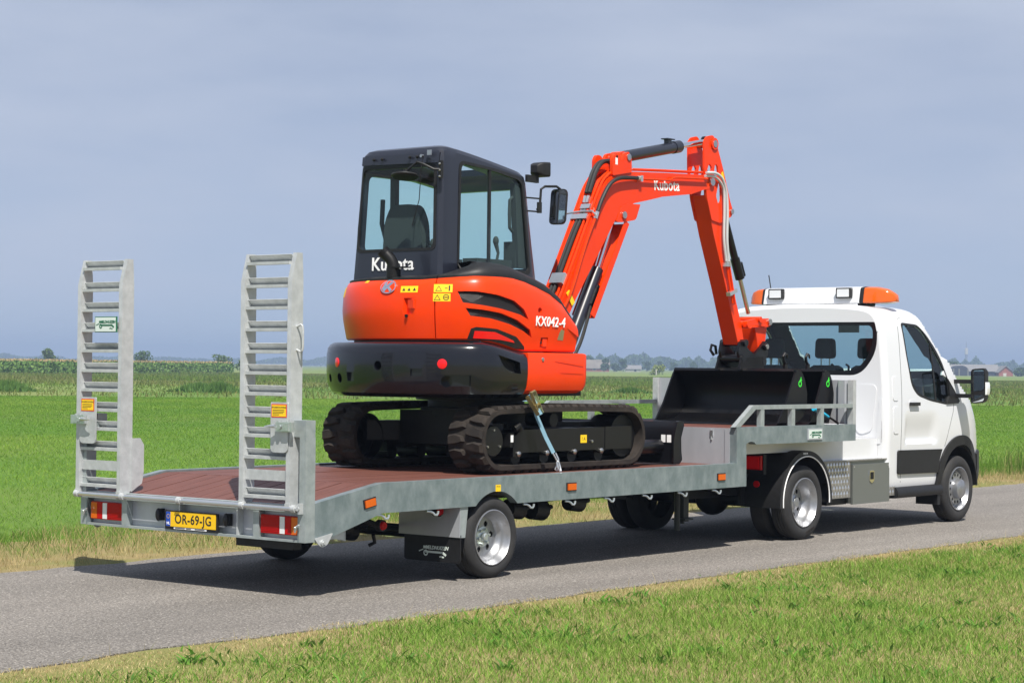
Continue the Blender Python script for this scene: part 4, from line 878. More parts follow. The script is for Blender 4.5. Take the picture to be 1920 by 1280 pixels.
M = MB(); M.box(4.13, 4.165, -.30, -.10, 3.338, 3.375, .004); M.build('pipe_clamp', 'alu', boom)
M = MB(); M.obox((3.215, -.215, 2.33), (.10, .14, .05), ((.5, 0, .87), (-.87, 0, .5)), .008); M.build('hose_clamp', 'alu', boom)
M = MB(); M.obox((3.27, BN-.006, 2.17), (.05, .008, .13), ((.8, 0, .6), (-.3, 0, 1)), .002); M.build('yellow_tag', 'yellow_label', boom)
# arm cylinder
M = MB(); a, b = Vector((4.11, -.197, 3.445)), Vector((5.03, -.197, 3.625)); M.cyl(a, b, .052, 20, bev=.008); cyl1 = M.build('arm_cylinder', 'cab_grey', EX)
d = (b-a).normalized(); M = MB(); M.cyl(b, b+d*.47, .026, 16); M.build('cylinder_rod', 'chrome', cyl1)
M = MB(); M.cyl(a-d*.06, a+d*.03, .045, 16); M.cyl((4.09, -.255, 3.44), (4.09, -.14, 3.44), .055, 16); M.build('cylinder_eye', 'orange', cyl1)
M = MB(); M.cyl(b-d*.09, b+d*.012, .058, 20); M.build('cylinder_gland', 'cab_grey', cyl1)
M = MB(); q = a.lerp(b, .82)+Vector((0, 0, .06)); M.box(q.x-.025, q.x+.025, -.22, -.17, q.z-.02, q.z+.02); M.box(q.x-.06, q.x+.06, -.235, -.16, q.z+.02, q.z+.03, .003); M.build('cylinder_port', 'cab_grey', cyl1)
M = MB(); e = b+d*.47; M.cyl(e-d*.02, e+d*.06, .04, 12); M.cyl((e.x+.03, -.25, e.z+.004), (e.x+.03, -.15, e.z+.004), .05, 16); M.build('rod_eye', 'dark_steel', cyl1)
# boom cylinder with guard
a, b = Vector((3.30, -.197, 1.60)), Vector((3.795, -.197, 2.44)); d = (b-a).normalized(); M = MB(); M.cyl(a, b, .056, 20, bev=.008); cyl2 = M.build('boom_cylinder', 'cab_grey', EX)
M = MB(); M.cyl(b, Vector((4.01, -.197, 2.885)), .028, 16); M.build('cylinder_rod', 'chrome', cyl2)
M = MB(); M.cyl((4.03, -.25, 2.925), (4.03, -.145, 2.925), .05, 16); M.build('rod_eye', 'orange', cyl2)
n_ = Vector((d.z, 0, -d.x)); g0 = Vector((4.04, -.197, 2.90)); g1 = g0-d*.98
M = MB(); M.obox((g0+g1)/2+n_*.095, ((g0-g1).length, .20, .008), (tuple(d), tuple(n_)), .002)
for sy in (-.1, .1): M.obox((g0+g1)/2+n_*.065+Vector((0, sy, 0)), ((g0-g1).length, .008, .066), (tuple(d), tuple(n_)), .002)
M.build('rod_guard', 'orange', cyl2)
M = MB(); q = a.lerp(b, .72)+n_*.03+Vector((0, -.05, 0)); M.obox(q, (.16, .05, .05), (tuple(d), tuple(n_)), .006); M.cyl(q+d*.09, q+d*.12, .018, 8); M.build('valve_block', 'black_paint', cyl2)
M = MB(); M.tube([tuple(t) for t in spline([q-d*.08, q-d*.20+n_*.02, q-d*.45+n_*.04, q-d*.68+n_*.0, q-d*.9-n_*.08], 4)], .015, 8); M.build('boom_hose', 'hose', cyl2)
# ---- arm (dipper)
SN, SF = -.283, -.117
arm_lo = [(5.372, 3.20), (5.507, 2.836), (5.725, 2.354), (5.949, 1.813), (6.06, 1.80), (6.005, 1.99), (5.95, 2.12), (5.836, 2.379), (5.74, 2.75), (5.70, 2.99), (5.55, 3.16)]
M = MB(); M.prism(arm_lo, 'y', SN, SF, .006); arm = M.build('arm', 'orange', EX, 25)
arm_hi = [(5.312, 3.695), (5.316, 3.446), (5.372, 3.16), (5.45, 2.97), (5.60, 2.95), (5.714, 3.0), (5.785, 3.02), (5.815, 3.06), (5.805, 3.10), (5.768, 3.16), (5.633, 3.473), (5.50, 3.735), (5.455, 3.765), (5.36, 3.745)]
hl = [rnd([(5.40, 3.50), (5.335, 3.37), (5.345, 3.36), (5.42, 3.38), (5.45, 3.46)], .02, 3), rnd([(5.50, 3.50), (5.475, 3.40), (5.52, 3.36), (5.56, 3.40), (5.54, 3.49)], .02, 3), rnd([(5.57, 3.36), (5.52, 3.20), (5.56, 3.12), (5.61, 3.16), (5.60, 3.30)], .02, 3)]
for y0, y1 in ((SN-.014, SN+.004), (SF-.004, SF+.014)):
    plate('arm_side_plate', rnd(arm_hi, .02, 3), hl, 'y', y0, y1, 'orange', arm)
M = MB(); M.cyl((5.475, SN-.035, 3.685), (5.475, SF+.035, 3.685), .034, 18, bev=.006); M.build('arm_top_pin', 'steel', arm)
M = MB(); M.cyl((5.785, SN-.03, 3.07), (5.785, SF+.03, 3.07), .026, 16, bev=.005); M.build('cylinder_pin', 'steel', arm)
for y in (SN-.03, SF+.016):
    M = MB(); M.cyl((5.475, y, 3.685), (5.475, y+.014, 3.685), .055, 18); M.build('pin_boss', 'orange', arm)
M = MB(); M.prism([(5.625, 3.33), (5.66, 3.36), (5.632, 3.44), (5.602, 3.42)], 'y', SN-.0165, SN-.0145); M.prism([(5.62, 3.28), (5.655, 3.31), (5.665, 3.22), (5.64, 3.19)], 'y', SN-.0165, SN-.0145); M.build('yellow_label', 'yellow_label', arm)
# grey hoses bridging boom and arm
for dy, e in ((-.045, .0), (-.03, .03)):
    y = SN+dy; M = MB(); M.tube([tuple(q) for q in spline([Vector(p) for p in ((5.30, y-.005, 3.40-e), (5.45, y-.01, 3.405-e), (5.56, y-.012, 3.36-e*1.3), (5.63-e*.6, y-.012, 3.24), (5.655-e, y-.01, 3.05), (5.66-e, y-.005, 2.80), (5.70-e*.7, y, 2.60))], 5)], .0135, 9); M.build('bridging_hose', 'grey_hose', arm)
    M = MB(); M.cyl((5.70-e*.7, y, 2.60), (5.71-e*.7, y, 2.55), .019, 6); M.build('hose_fitting', 'alu', arm)
    M = MB(); M.tube([(5.71-e*.7, y, 2.55), (5.80-e*.7, y, 2.26), (5.82-e*.7, y, 2.20)], .011, 8); M.build('arm_pipe', 'orange', arm)
M = MB(); M.obox((5.775, SN-.035, 2.305), (.13, .045, .035), ((1, 0, .35), (0, 0, 1)), .005); M.build('pipe_clamp', 'alu', arm)
M = MB(); M.box(5.66, 5.73, SN-.055, SN-.002, 2.545, 2.58, .004); M.build('pipe_clamp', 'alu', arm)
# bucket cylinder, links, coupler
a, b = Vector((5.80, -.2, 3.05)), Vector((6.095, -.2, 2.46)); d = (b-a).normalized(); M = MB(); M.cyl(a, b, .036, 18, bev=.006); cyl3 = M.build('bucket_cylinder', 'black_paint', EX)
M = MB(); M.cyl(b-d*.20, b+d*.01, .046, 18, bev=.008); M.cyl(b-d*.16+Vector((.05, -.02, 0)), b-d*.02+Vector((.05, -.02, 0)), .02, 10); M.build('cylinder_gland', 'black_paint', cyl3)
M = MB(); M.cyl(b, (6.255, -.2, 2.12), .021, 14); M.build('cylinder_rod', 'steel', cyl3)
for y in (-.305, -.105):
    M = MB(); M.prism(rnd([(6.02, 1.975), (6.02, 2.04), (6.20, 2.065), (6.43, 2.075), (6.475, 2.045), (6.465, 2.0), (6.40, 1.99), (6.20, 2.005)], .015, 3), 'y', y-.016, y+.016, .004); lk = M.build('tipping_link', 'orange', EX)
M = MB(); M.prism(rnd([(6.24, 1.985), (6.34, 1.99), (6.46, 2.02), (6.42, 1.80), (6.36, 1.72), (6.30, 1.74), (6.28, 1.86)], .015, 3), 'y', -.285, -.125, .005); M.build('bucket_link', 'orange', EX)
for p, r in (((6.055, 2.008), .036), ((6.44, 2.04), .03), ((6.26, 2.06), .028)):
    M = MB(); M.cyl((p[0], -.34, p[1]), (p[0], -.07, p[1]), r, 16, bev=.005); M.build('link_pin', 'steel' if p[0] > 6.3 else 'orange', EX)
M = MB()
for y in (-.305, -.10):
    M.prism(rnd([(5.93, 1.84), (5.90, 1.74), (5.95, 1.63), (6.12, 1.585), (6.30, 1.60), (6.42, 1.70), (6.44, 1.78), (6.38, 1.86), (6.30, 1.80), (6.18, 1.72), (6.06, 1.78), (6.02, 1.86)], .02, 3), 'y', y-.014, y+.014, .003)
M.box(6.0, 6.3, -.30, -.10, 1.60, 1.68, .01); cpl = M.build('quick_coupler', 'black_paint', EX)
for p, r in (((6.0, 1.83), .034), ((6.37, 1.80), .036), ((5.96, 1.68), .036), ((6.33, 1.655), .034)):
    M = MB(); M.cyl((p[0], -.345, p[1]), (p[0], -.06, p[1]), r, 16, bev=.006); M.build('coupler_pin', 'black_paint', cpl)
M = MB(); M.cyl((6.37, -.352, 1.80), (6.37, -.3455, 1.80), .024, 14); M.build('pin_cap', 'steel', cpl)
M = MB(); M.tube([(5.93, -.02, 1.71), (5.90, -.0, 1.76), (5.92, .0, 1.81), (5.97, -.01, 1.80), (5.975, -.02, 1.72)], .014, 8); M.build('lifting_eye', 'black_paint', cpl)
# ---- ditching bucket on the coupler
def bucket(par, x0, yn, yf, sx, mk, name):
    S = lambda P: [(x0+(a-5.64)*sx, 1.062+(b-1.062)*.935) for a, b in P]
    inn = S([(5.64, 1.078), (5.80, 1.082), (5.95, 1.10), (6.07, 1.16), (6.13, 1.26), (6.14, 1.38), (6.11, 1.50), (6.06, 1.57), (5.97, 1.585)])
    outp = S([(5.98, 1.60), (6.075, 1.588), (6.128, 1.505), (6.158, 1.38), (6.148, 1.25), (6.082, 1.145), (5.955, 1.083), (5.80, 1.066), (5.64, 1.062)])
    M = MB(); M.prism(inn+outp, 'y', yn, yf); sh = M.build(name, 'bucket_black', par, 30)
    sp = rnd(S([(5.615, 1.066), (5.645, 1.085), (5.775, 1.262), (5.865, 1.43), (5.945, 1.575), (5.985, 1.612), (6.06, 1.60), (6.12, 1.52), (6.165, 1.38), (6.155, 1.25), (6.09, 1.14), (5.95, 1.073)]), .02, 2)
    for y0, y1 in ((yn-.018, yn-.0005), (yf+.0005, yf+.018)):
        M = MB(); M.prism(sp, 'y', y0, y1, .003); M.build('side_plate', 'bucket_black', sh)
    M = MB(); M.prism(S([(5.60, 1.063), (5.63, 1.084), (5.79, 1.088), (5.79, 1.072)]), 'y', yn-.018, yf+.018); M.build('cutting_edge', 'bucket_black', sh)
    M = MB(); M.prism(S([(5.955, 1.57), (5.935, 1.60), (5.955, 1.625), (6.05, 1.62), (6.06, 1.59)]), 'y', yn+.001, yf-.001, .004); M.build('top_beam', 'bucket_black', sh)
    # green maker's mark on the side
    c = Vector((x0+(6.03-5.64)*sx, yn-.0185, 1.448)); M = MB(); M.lathe(c, (0, -1, 0), [(0, .030), (.0015, .030), (.0015, .018), (0, .018)], 18, True); M.prism([(c.x-.005, c.z+.028), (c.x+.030, c.z+.028), (c.x+.034, c.z+.040), (c.x-.002, c.z+.040)], 'y', c.y-.0015, c.y); M.prism([(c.x+.004, c.z+.025), (c.x+.016, c.z+.025), (c.x+.022, c.z+.062), (c.x+.010, c.z+.062)], 'y', c.y-.002, c.y-.0003); M.build('green_mark', 'green_mark', sh, 0)
    return sh
bk1 = bucket(EX, 5.64, -.90, .45, 1, True, 'ditching_bucket')
for y in (-.33, -.075): M = MB(); M.prism([(5.88, 1.58), (5.93, 1.69), (6.30, 1.70), (6.33, 1.58), (6.12, 1.54)], 'y', y-.012, y+.012); M.build('bucket_ear', 'bucket_black', bk1)
BK = thing('spare_bucket', (6.37, -.6, 1.06), 'smaller black excavator bucket with green mark, wedged between big bucket and headboard', 'bucket')
b2 = bucket(BK, 6.165, -.925, -.30, .86, True, 'bucket_shell')
def hook(par, x, y, z):
    M = MB(); M.prism(rnd([(x-.03, z-.06), (x+.04, z-.06), (x+.02, z+.03), (x-.015, z+.03)], .01, 2), 'y', y-.012, y+.012, .003); M.tube([(x, y, z+.02), (x-.03, y, z+.05), (x-.035, y, z+.09), (x-.01, y, z+.12), (x+.025, y, z+.11), (x+.035, y, z+.08)], [.016, .016, .015, .014, .012, .008], 8); M.build('lifting_hook', 'bucket_black', par, 40)
hook(b2, 6.45, -.50, 1.615); hook(b2, 6.50, -.72, 1.61)
# ---- lashing strap on the right-hand track
SP = thing('lashing_strap', (2.25, -1.0, ZD), 'pale blue ratchet strap with brass buckle over the near track', 'strap')
sx = [(2.03, -.80, 1.312), (2.04, -.872, 1.312), (2.055, -.885, 1.27), (2.07, -.895, 1.20), (2.12, -.95, 1.03), (2.16, -1.0, .905)]
M = MB(); up = Vector((1, 0, .1)); rr_ = []
for i, p in enumerate(sx):
    t = (Vector(sx[min(i+1, len(sx)-1)])-Vector(sx[max(i-1, 0)])).normalized(); w_ = (up-t*up.dot(t)).normalized()*.024; n2 = t.cross(w_).normalized()*.0018; c = Vector(p); rr_.append([c+w_+n2, c-w_+n2, c-w_-n2, c+w_-n2])
M.loft(rr_); M.build('webbing', 'strap', SP, 0)
fr2 = frame((.25, -.45, -.80), (0, -.9, .5)); c = Vector((1.985, -.93, 1.30))
M = MB(); 
for sy in (-.032, .032): M.obox(c+fr2 @ Vector((.02, sy, 0)), (.17, .004, .035), fr2, .001); M.obox(c+fr2 @ Vector((-.0, sy*.82, .03)), (.15, .004, .028), fr2 @ Matrix.Rotation(.25, 3, 'Y'), .001)
M.cyl(c+fr2 @ Vector((-.06, -.036, .0)), c+fr2 @ Vector((-.06, .036, .0)), .011, 10); M.cyl(c+fr2 @ Vector((.03, -.036, .01)), c+fr2 @ Vector((.03, .036, .01)), .014, 10); M.cyl(c+fr2 @ Vector((-.075, -.036, .045)), c+fr2 @ Vector((-.075, .036, .045)), .009, 10); M.build('ratchet_buckle', 'brass_zinc', SP)
M = MB(); M.obox(c+fr2 @ Vector((-.02, 0, .006)), (.10, .05, .022), fr2, .006); M.obox(c+fr2 @ Vector((.085, 0, .0)), (.05, .048, .012), fr2, .004); M.build('webbing_roll', 'strap', SP)
M = MB(); M.tube([(2.148, -1.002, .905), (2.158, -1.02, .87), (2.172, -1.03, .84), (2.165, -1.025, .80), (2.155, -1.02, .778), (2.165, -1.03, .765), (2.18, -1.035, .80), (2.18, -1.032, .86), (2.172, -1.01, .905)], .007, 8); M.build('strap_hook', 'alu', SP)
M = MB(); M.tube([(2.165, -1.06, .765), (2.152, -1.045, .80), (2.155, -1.035, .835), (2.178, -1.035, .84), (2.185, -1.045, .80), (2.178, -1.06, .765), (2.165, -1.06, .765)], .0075, 8); M.build('lashing_ring', 'alu', SP)
# blue handle lying on the front deck
H = MB(); H.tube([(6.14, -1.0, 1.215), (6.20, -1.0, 1.205), (6.30, -1.0, 1.175), (6.42, -1.0, 1.135)], [.020, .022, .018, .012], 10)
HB = thing('strap_bar', (6.4, -1.0, 1.06), 'bright blue handled steel bar leaning on the front deck by the handrail', 'bar')
H.build('handle_grip', 'turquoise', HB, 50)
M = MB(); M.tube([(6.42, -1.0, 1.135), (6.50, -1.0, 1.11), (6.60, -1.0, 1.072)], [.011, .011, .013], 8); M.build('bar', 'dark_steel', HB, 50)

# ------------------------------------------------------------------ truck
TK = thing('tow_truck', (7.5, 0, 0), 'white cab tractor unit with amber beacons on its light bar, towing the trailer', 'truck')
SEC = [(.0, .34), (.60, .34), (.93, .36), (.985, .42), (.998, .55), (1.002, .75), (1.008, .95), (1.006, 1.12), (1.0, 1.28), (.988, 1.48), (.970, 1.70), (.948, 1.90), (.925, 2.04), (.895, 2.125), (.84, 2.185), (.74, 2.218), (.55, 2.238), (.28, 2.25), (0, 2.254)]
SEC = [tuple(q) for q in spline([Vector(p) for p in SEC], 7)]; SEC[0] = (0., .34); SEC[-1] = (0., 2.254)
def pil(x):
    """height of the A-pillar, windscreen and bonnet line above a station"""
    k = [(7.0, 9), (8.22, 9), (8.2201, 2.245), (8.42, 2.14), (8.80, 1.83), (9.10, 1.545), (9.25, 1.43), (9.5, 1.30), (9.72, 1.13), (9.86, .98), (9.96, .80), (10.0, .62)]
    for (a, za), (b, zb) in zip(k, k[1:]):
        if a <= x <= b: return za+(zb-za)*(x-a)/(b-a)
    return .62
def van_ring(x, ins=0., zt=0., zlow=0.):
    zA = pil(x); wid = 1 if x < 9.2 else 1-.16*((x-9.2)/.8)**2
    P = []; idx = next((i for i, (y, z) in enumerate(SEC) if z > zA), len(SEC))
    for i, (y, z) in enumerate(SEC):
        if i < idx: P.append([y, z])
        else:
            yb = SEC[idx-1][0]; f = (i-idx+1)/(len(SEC)-idx); yy = yb*(1-f**1.1); crown = (.045 if x < 9.15 else .05)*(1-(yy/max(yb, .01))**2)
            edge = min(1, f*5); P.append([yy, SEC[idx-1][1]*(1-edge)+(zA+crown)*edge])
    sm = lambda t: max(0, min(1, t))**2*(3-2*max(0, min(1, t)))
    dz_ = lambda z: sm((z-.845)/.03)*(1-sm((z-.92)/.26)); hx = sm((x-7.93)/.05)*(1-sm((x-8.55)/.25))
    P = [[y-(.030*dz_(z)*hx if y > .9 else 0), z] for y, z in P]
    P = [[y*wid-(ins if y > .3 else 0), z] for y, z in P]
    zc = .5*(SEC[0][1]+P[-1][1])
    P = [[max(y, 0), z-zt*(1 if z > 1.0 else 0)+zlow*(1 if z < .5 else 0)] for y, z in P]
    def X(y): return x-(.17*max(0, (x-8.9))/1.1*(y*y)) if x > 8.9 else (x-.10*(y*y)*max(0, min(1, (x-8.2)/.5)))
    r = [(X(y), -y, z) for y, z in P]; l = [(X(y), y, z) for y, z in reversed(P[1:-1])]
    return r+l
def van(stations, ins=0., zt=0., zlow=0., r0=True):
    M = MB(); rings = []
    for x in stations: rings.append(van_ring(x, ins, zt, zlow))
    if r0:   # rounded rear edge
        b = rings[0]; c = Vector((0, 0, 1.25)); out = []
        for k, (dx, e) in enumerate(((-.055, .055), (-.048, .030), (-.028, .010))):
            out.append([(p[0]+dx, p[1]*(1-e/1.0) if abs(p[1]) > .3 else p[1], p[2]-(e*.8 if p[2] > 2.0 else 0)) for p in b])
        rings = out+rings
    M.loft(rings); return M
STN = [7.615+.0265*i for i in range(91)]
van_bvh = bvh_of(van(STN))
RW = rnd([(-.885, 2.065), (-.885, 1.76), (-.70, 1.53), (.70, 1.53), (.885, 1.76), (.885, 2.065)], [.05, .14, .12, .12, .14, .05], 5)
SW = rnd([(7.985, 2.055), (8.03, 1.72), (8.105, 1.44), (8.22, 1.345), (8.50, 1.285), (8.80, 1.25), (8.97, 1.262), (9.00, 1.335), (8.73, 1.72), (8.46, 1.96), (8.34, 2.04)], [.05, .05, .08, .1, .05, .02, .03, .04, .2, .1, .06], 4)
WS_ = rnd([(-.78, 1.60), (.78, 1.60), (.70, 2.12), (-.70, 2.12)], .08)
def near2(p, P):
    best = None
    for i in range(len(P)):
        a, b = Vector(P[i]), Vector(P[(i+1) % len(P)]); d = b-a; t = max(0, min(1, (p-a).dot(d)/max(d.length_squared, 1e-9))); q = a+d*t
        if best is None or (q-p).length < best[0]: best = ((q-p).length, q)
    return best
def shell():
    """the cab skin: dense loft, openings cut out and their edges pulled onto the outlines, then given thickness"""
    M = van(STN); bm = M.bm; bmesh.ops.recalc_face_normals(bm, faces=bm.faces); bm.normal_update(); kill = {}
    ARC = [(9.16+.452*math.cos(2*math.pi*i/60), .365+.452*math.sin(2*math.pi*i/60)) for i in range(60)]
    rear = None
    for f in list(bm.faces):
        c = f.calc_center_median(); n_ = f.normal
        if len(f.verts) > 4: bm.faces.remove(f); continue
        if abs(n_.y) > .45 and abs(c.y) > .6:
            if inside((c.x, c.z), SW): kill[f] = (SW, 0, 2)
            elif inside((c.x, c.z), ARC): kill[f] = (ARC, 0, 2)
        elif c.x > 8.2 and n_.x > .25 and inside((c.y, c.z), WS_): kill[f] = (WS_, 1, 2)
        elif c.z < .45 and abs(c.x-9.16) < .44 and abs(c.y) > .62: kill[f] = None
    tv = {}
    for f, k in kill.items():
        for v in f.verts:
            if k: tv[v] = k
    bmesh.ops.delete(bm, geom=list(kill), context='FACES')
    for v, (P, i, j) in tv.items():
        if v.is_valid and v.is_boundary:
            d, q = near2(Vector((v.co[i], v.co[j])), P)
            if d < .05: v.co[i], v.co[j] = q
    me = bpy.data.meshes.new('t'); bm.to_mesh(me); bm.free(); o = bpy.data.objects.new('t', me); COL.objects.link(o); md = o.modifiers.new('s', 'SOLIDIFY'); md.thickness = .03; md.offset = -1; md.use_rim = True; md.material_offset = 1; md.material_offset_rim = 0
    me.materials.append(MAT['white_paint']); me.materials.append(MAT['interior'])
    dg = bpy.context.evaluated_depsgraph_get(); r = bpy.data.meshes.new_from_object(o.evaluated_get(dg)); bpy.data.objects.remove(o, do_unlink=True); r.name = 'cab_body'; return r
body = place('cab_body', shell(), None, TK, 33)
rw0 = van_ring(7.615); rr0 = [(p[1]*(1-.055/1.0) if abs(p[1]) > .3 else p[1], p[2]-(.055*.8 if p[2] > 2.0 else 0)) for p in rw0]
plate('rear_wall', rr0, [RW], 'x', 7.5601, 7.585, 'white_paint', body)
skin('rear_window', van_bvh, onx(RW, 7.5), [], (1, 0, 0), 3, -.008, .005, 'van_glass', body, .1)
skin('rear_window_border', van_bvh, onx(RW, 7.5), [onx(rnd([(-.835, 2.035), (-.835, 1.79), (-.66, 1.575), (.66, 1.575), (.835, 1.79), (.835, 2.035)], [.08, .14, .12, .12, .14, .08], 5), 7.5)], (1, 0, 0), 3, -.002, .004, 'black_paint', body, .1)
for s, nm in ((-1, 'door_window'), (1, 'door_window')):
    skin(nm, van_bvh, ony(SW, s*1.0), [], (0, -s, 0), 3, -.010, .004, 'van_glass', body, .08)
    skin('window_seal', van_bvh, ony(grow(SW, .014), s*1.0), [ony(grow(SW, -.010), s*1.0)], (0, -s, 0), 3, .002, .012, 'black_plastic', body, .06)
    skin('window_divider', van_bvh, ony([(8.60, 1.27), (8.63, 1.27), (8.575, 1.85), (8.545, 1.88)], s*1.0), [], (0, -s, 0), 3, -.004, .004, 'black_plastic', body, .06)
    skin('mirror_base', van_bvh, ony([(8.83, 1.238), (9.09, 1.245), (9.12, 1.27), (9.02, 1.375), (8.97, 1.42), (8.88, 1.50), (8.90, 1.32)], s*1.0), [], (0, -s, 0), 3, .014, .03, 'black_plastic', body, .06)
    arch_o = [(9.16+.545*math.cos(R(a)), .365+.545*math.sin(R(a))) for a in np.linspace(-4, 184, 30)]; arch_i = [(9.16+.445*math.cos(R(a)), .365+.445*math.sin(R(a))) for a in np.linspace(184, -4, 30)]
    skin('wheel_arch_trim', van_bvh, ony(arch_o+arch_i, s*1.0), [], (0, -s, 0), 3, .022, .05, 'black_plastic', body, .05)
    skin('side_cladding', van_bvh, ony(rnd([(7.775, .545), (8.64, .535), (8.66, .66), (8.72, .775), (7.775, .785)], [.03, 0, 0, 0, .03]), s*1.0), [], (0, -s, 0), 3, .020, .03, 'black_plastic', body, .06)
    skin('bumper_side', van_bvh, ony([(9.62, .34), (9.80, .34), (9.88, .50), (9.86, .74), (9.66, .70), (9.70, .55)], s*1.0), [], (0, -s, 0), 3, .028, .05, 'black_plastic', body, .05)
    M = MB(); M.prism(rnd([(s*.90, .30), (s*1.02, .305), (s*1.03, .36), (s*1.0, .415), (s*.90, .42)], .02, 2), 'x', 7.76, 8.74); M.build('sill_step', 'black_plastic', body)
    # door gap, drawn as a real narrow dark seam strip
    dr = [(7.86, .46), (7.845, .90), (7.87, 1.30), (7.88, 1.70), (7.895, 2.02), (7.93, 2.105), (8.02, 2.125)]; wd = .007
    strip = [(x, z) for x, z in dr]+[(x+wd, z-.002) for x, z in reversed(dr)]
    skin('door_gap', van_bvh, ony(strip, s*1.0), [], (0, -s, 0), 3, .0006, .003, 'mesh_dark', body, .08, flatn=.2)
    dr = [(8.80, .80), (8.90, 1.0), (8.985, 1.16), (9.0, 1.245)]
    skin('door_gap', van_bvh, ony(dr+[(x+wd, z) for x, z in reversed(dr)], s*1.0), [], (0, -s, 0), 3, .0006, .003, 'mesh_dark', body, .08, flatn=.2)
    skin('handle_recess', van_bvh, ony(rnd([(8.02, 1.185), (8.20, 1.185), (8.20, 1.29), (8.02, 1.29)], .045), s*1.0), [], (0, -s, 0), 3, .0025, .004, 'white_paint', body, .04)
    M = MB(); M.box(8.015, 8.205, *sorted((s*1.010, s*1.036)), 1.228, 1.262, .010, 2); M.build('door_handle', 'black_plastic', body)
    # pressed panels on the pillar
    for z0, z1, x0, x1 in ((.95, 1.22, 7.69, 7.79), (1.28, 1.52, 7.69, 7.79)):
        skin('pressed_panel', van_bvh, ony(rnd([(x0, z0), (x1, z0), (x1, z1), (x0, z1)], .03), s*1.0), [], (0, -s, 0), 3, .006, .02, 'white_paint', body, .05)
    skin('pressed_panel', van_bvh, onx(rnd([(s*.66, .97), (s*.72, .94), (s*.84, .98), (s*.89, 1.40), (s*.86, 1.44), (s*.66, 1.44)], .04), 7.5), [], (1, 0, 0), 3, .008, .02, 'white_paint', body, .05)
    skin('pressed_panel', van_bvh, onx(rnd([(s*.88, .85), (s*.94, .85), (s*.95, 1.30), (s*.92, 1.30)], .02), 7.5), [], (1, 0, 0), 3, .006, .02, 'white_paint', body, .05)
    # door mirror
    M = MB(); M.obox((9.06, s*1.09, 1.475), (.06, .22, .042), frame((1, 0, 0), (0, 0, 1)), .012); M.obox((9.06, s*1.09, 1.325), (.06, .22, .042), frame((1, 0, 0), (0, 0, 1)), .012); ar = M.build('mirror_arm', 'black_plastic', body)
    def mp(x, k, z0, z1, y0=1.175, y1=1.335):
        yc, zc = (y0+y1)/2, (z0+z1)/2; return [(x, s*(yc+(a-yc)*k), zc+(b-zc)*k) for a, b in rnd([(y0, z0), (y1, z0+.02), (y1, z1), (y0, z1-.01)], .035, 4)]
    M = MB(); M.loft([mp(9.045, 1, 1.245, 1.615), mp(9.09, 1.02, 1.245, 1.615), mp(9.14, .9, 1.245, 1.615), mp(9.165, .6, 1.245, 1.615)]); mh = M.build('door_mirror', 'black_plastic', ar)
    M = MB(); M.loft([mp(9.042, .90, 1.36, 1.61), mp(9.0445, .90, 1.36, 1.61)]); M.build('mirror_glass', 'mirror', mh)
    M = MB(); M.loft([mp(9.042, .88, 1.25, 1.345), mp(9.0445, .88, 1.25, 1.345)]); M.build('wide_mirror', 'mirror', mh)
    M = MB(); M.loft([[(x, s*(1.337+d*k), z) for x, d in ((9.05, .0), (9.14, -.01), (9.13, .014), (9.06, .018))] for z, k in ((1.34, .5), (1.37, 1), (1.44, 1), (1.47, .5))]); M.build('indicator', 'clear_lens', mh)
skin('front_bumper', van_bvh, [(10, y, z) for y, z in ((-.80, .35), (.80, .35), (.80, .72), (-.80, .72))], [], (-1, 0, 0), 14, .02, .03, 'black_plastic', body, .1)
skin('windscreen', van_bvh, onx(WS_, 9), [], (-1, 0, 0), 14, -.008, .005, 'van_glass', body, .12)
M = MB(); M.cyl((7.553, -.80, .865), (7.545, -.80, .865), .022, 14); M.build('rear_plug', 'black_plastic', body)
# interior
for y, w in ((.62, .25), (.0, .22), (-.50, .22)):
    M = MB(); M.loft([[(8.02+dx+.05*(z-1.2), y+a*q*w, z) for a, dx, q in ((-1, 0, k), (1, 0, k), (1, .10, k), (-1, .10, k))] for z, k in ((.95, 1), (1.45, 1), (1.60, .8), (1.63, .55))]); sb = M.build('seat_back', 'seat', body, 40)
    M = MB(); M.loft([[(x, y+a, 1.795+b*k) for a, b in rnd([(-.115*k, -.095), (.115*k, -.095), (.105*k, .115), (-.105*k, .115)], .05, 4)] for x, k in ((8.03, .85), (8.05, 1), (8.10, 1), (8.12, .85))]); M.build('headrest', 'seat', sb, 50)
    for dy in (-.05, .05):
        M = MB(); M.cyl((8.075, y+dy, 1.60), (8.075, y+dy, 1.72), .007, 8); M.build('headrest_post', 'steel', sb)
M = MB(); M.box(7.72, 9.0, -.88, .88, .72, .78); M.build('cab_floor', 'interior', body)
M = MB(); M.prism([(8.80, 1.0), (9.05, 1.0), (9.05, 1.45), (8.95, 1.50), (8.75, 1.42)], 'y', -.86, .86, .02); M.build('dashboard', 'interior', body)
M = MB(); n0 = Vector((-.8, 0, .6)).normalized(); a1 = n0.orthogonal().normalized(); b1 = n0.cross(a1); M.tube([Vector((8.62, .45, 1.34))+(a1*math.cos(t)+b1*math.sin(t))*.19 for t in [2*math.pi*i/24 for i in range(25)]], .016, 8, False); M.build('steering_wheel', 'interior', body)
M = MB(); M.box(8.55, 8.57, -.12, .12, 1.98, 2.06, .02, 2); M.build('interior_mirror', 'interior', body)
M = MB(); M.prism([(7.70, 2.12), (8.25, 2.12), (8.40, 2.05), (8.25, 2.18), (7.70, 2.18)], 'y', -.80, .80); M.build('headlining', 'interior', body)
for y in (-.25, -.42):
    M = MB(); M.box(7.80, 7.84, y-.03, y+.03, 1.45, 1.58, .008); M.tube([(7.82, y, 1.58), (7.82, y, 1.62), (7.82, y+.03, 1.64)], .012, 8); M.build('cab_hook', 'interior', body)
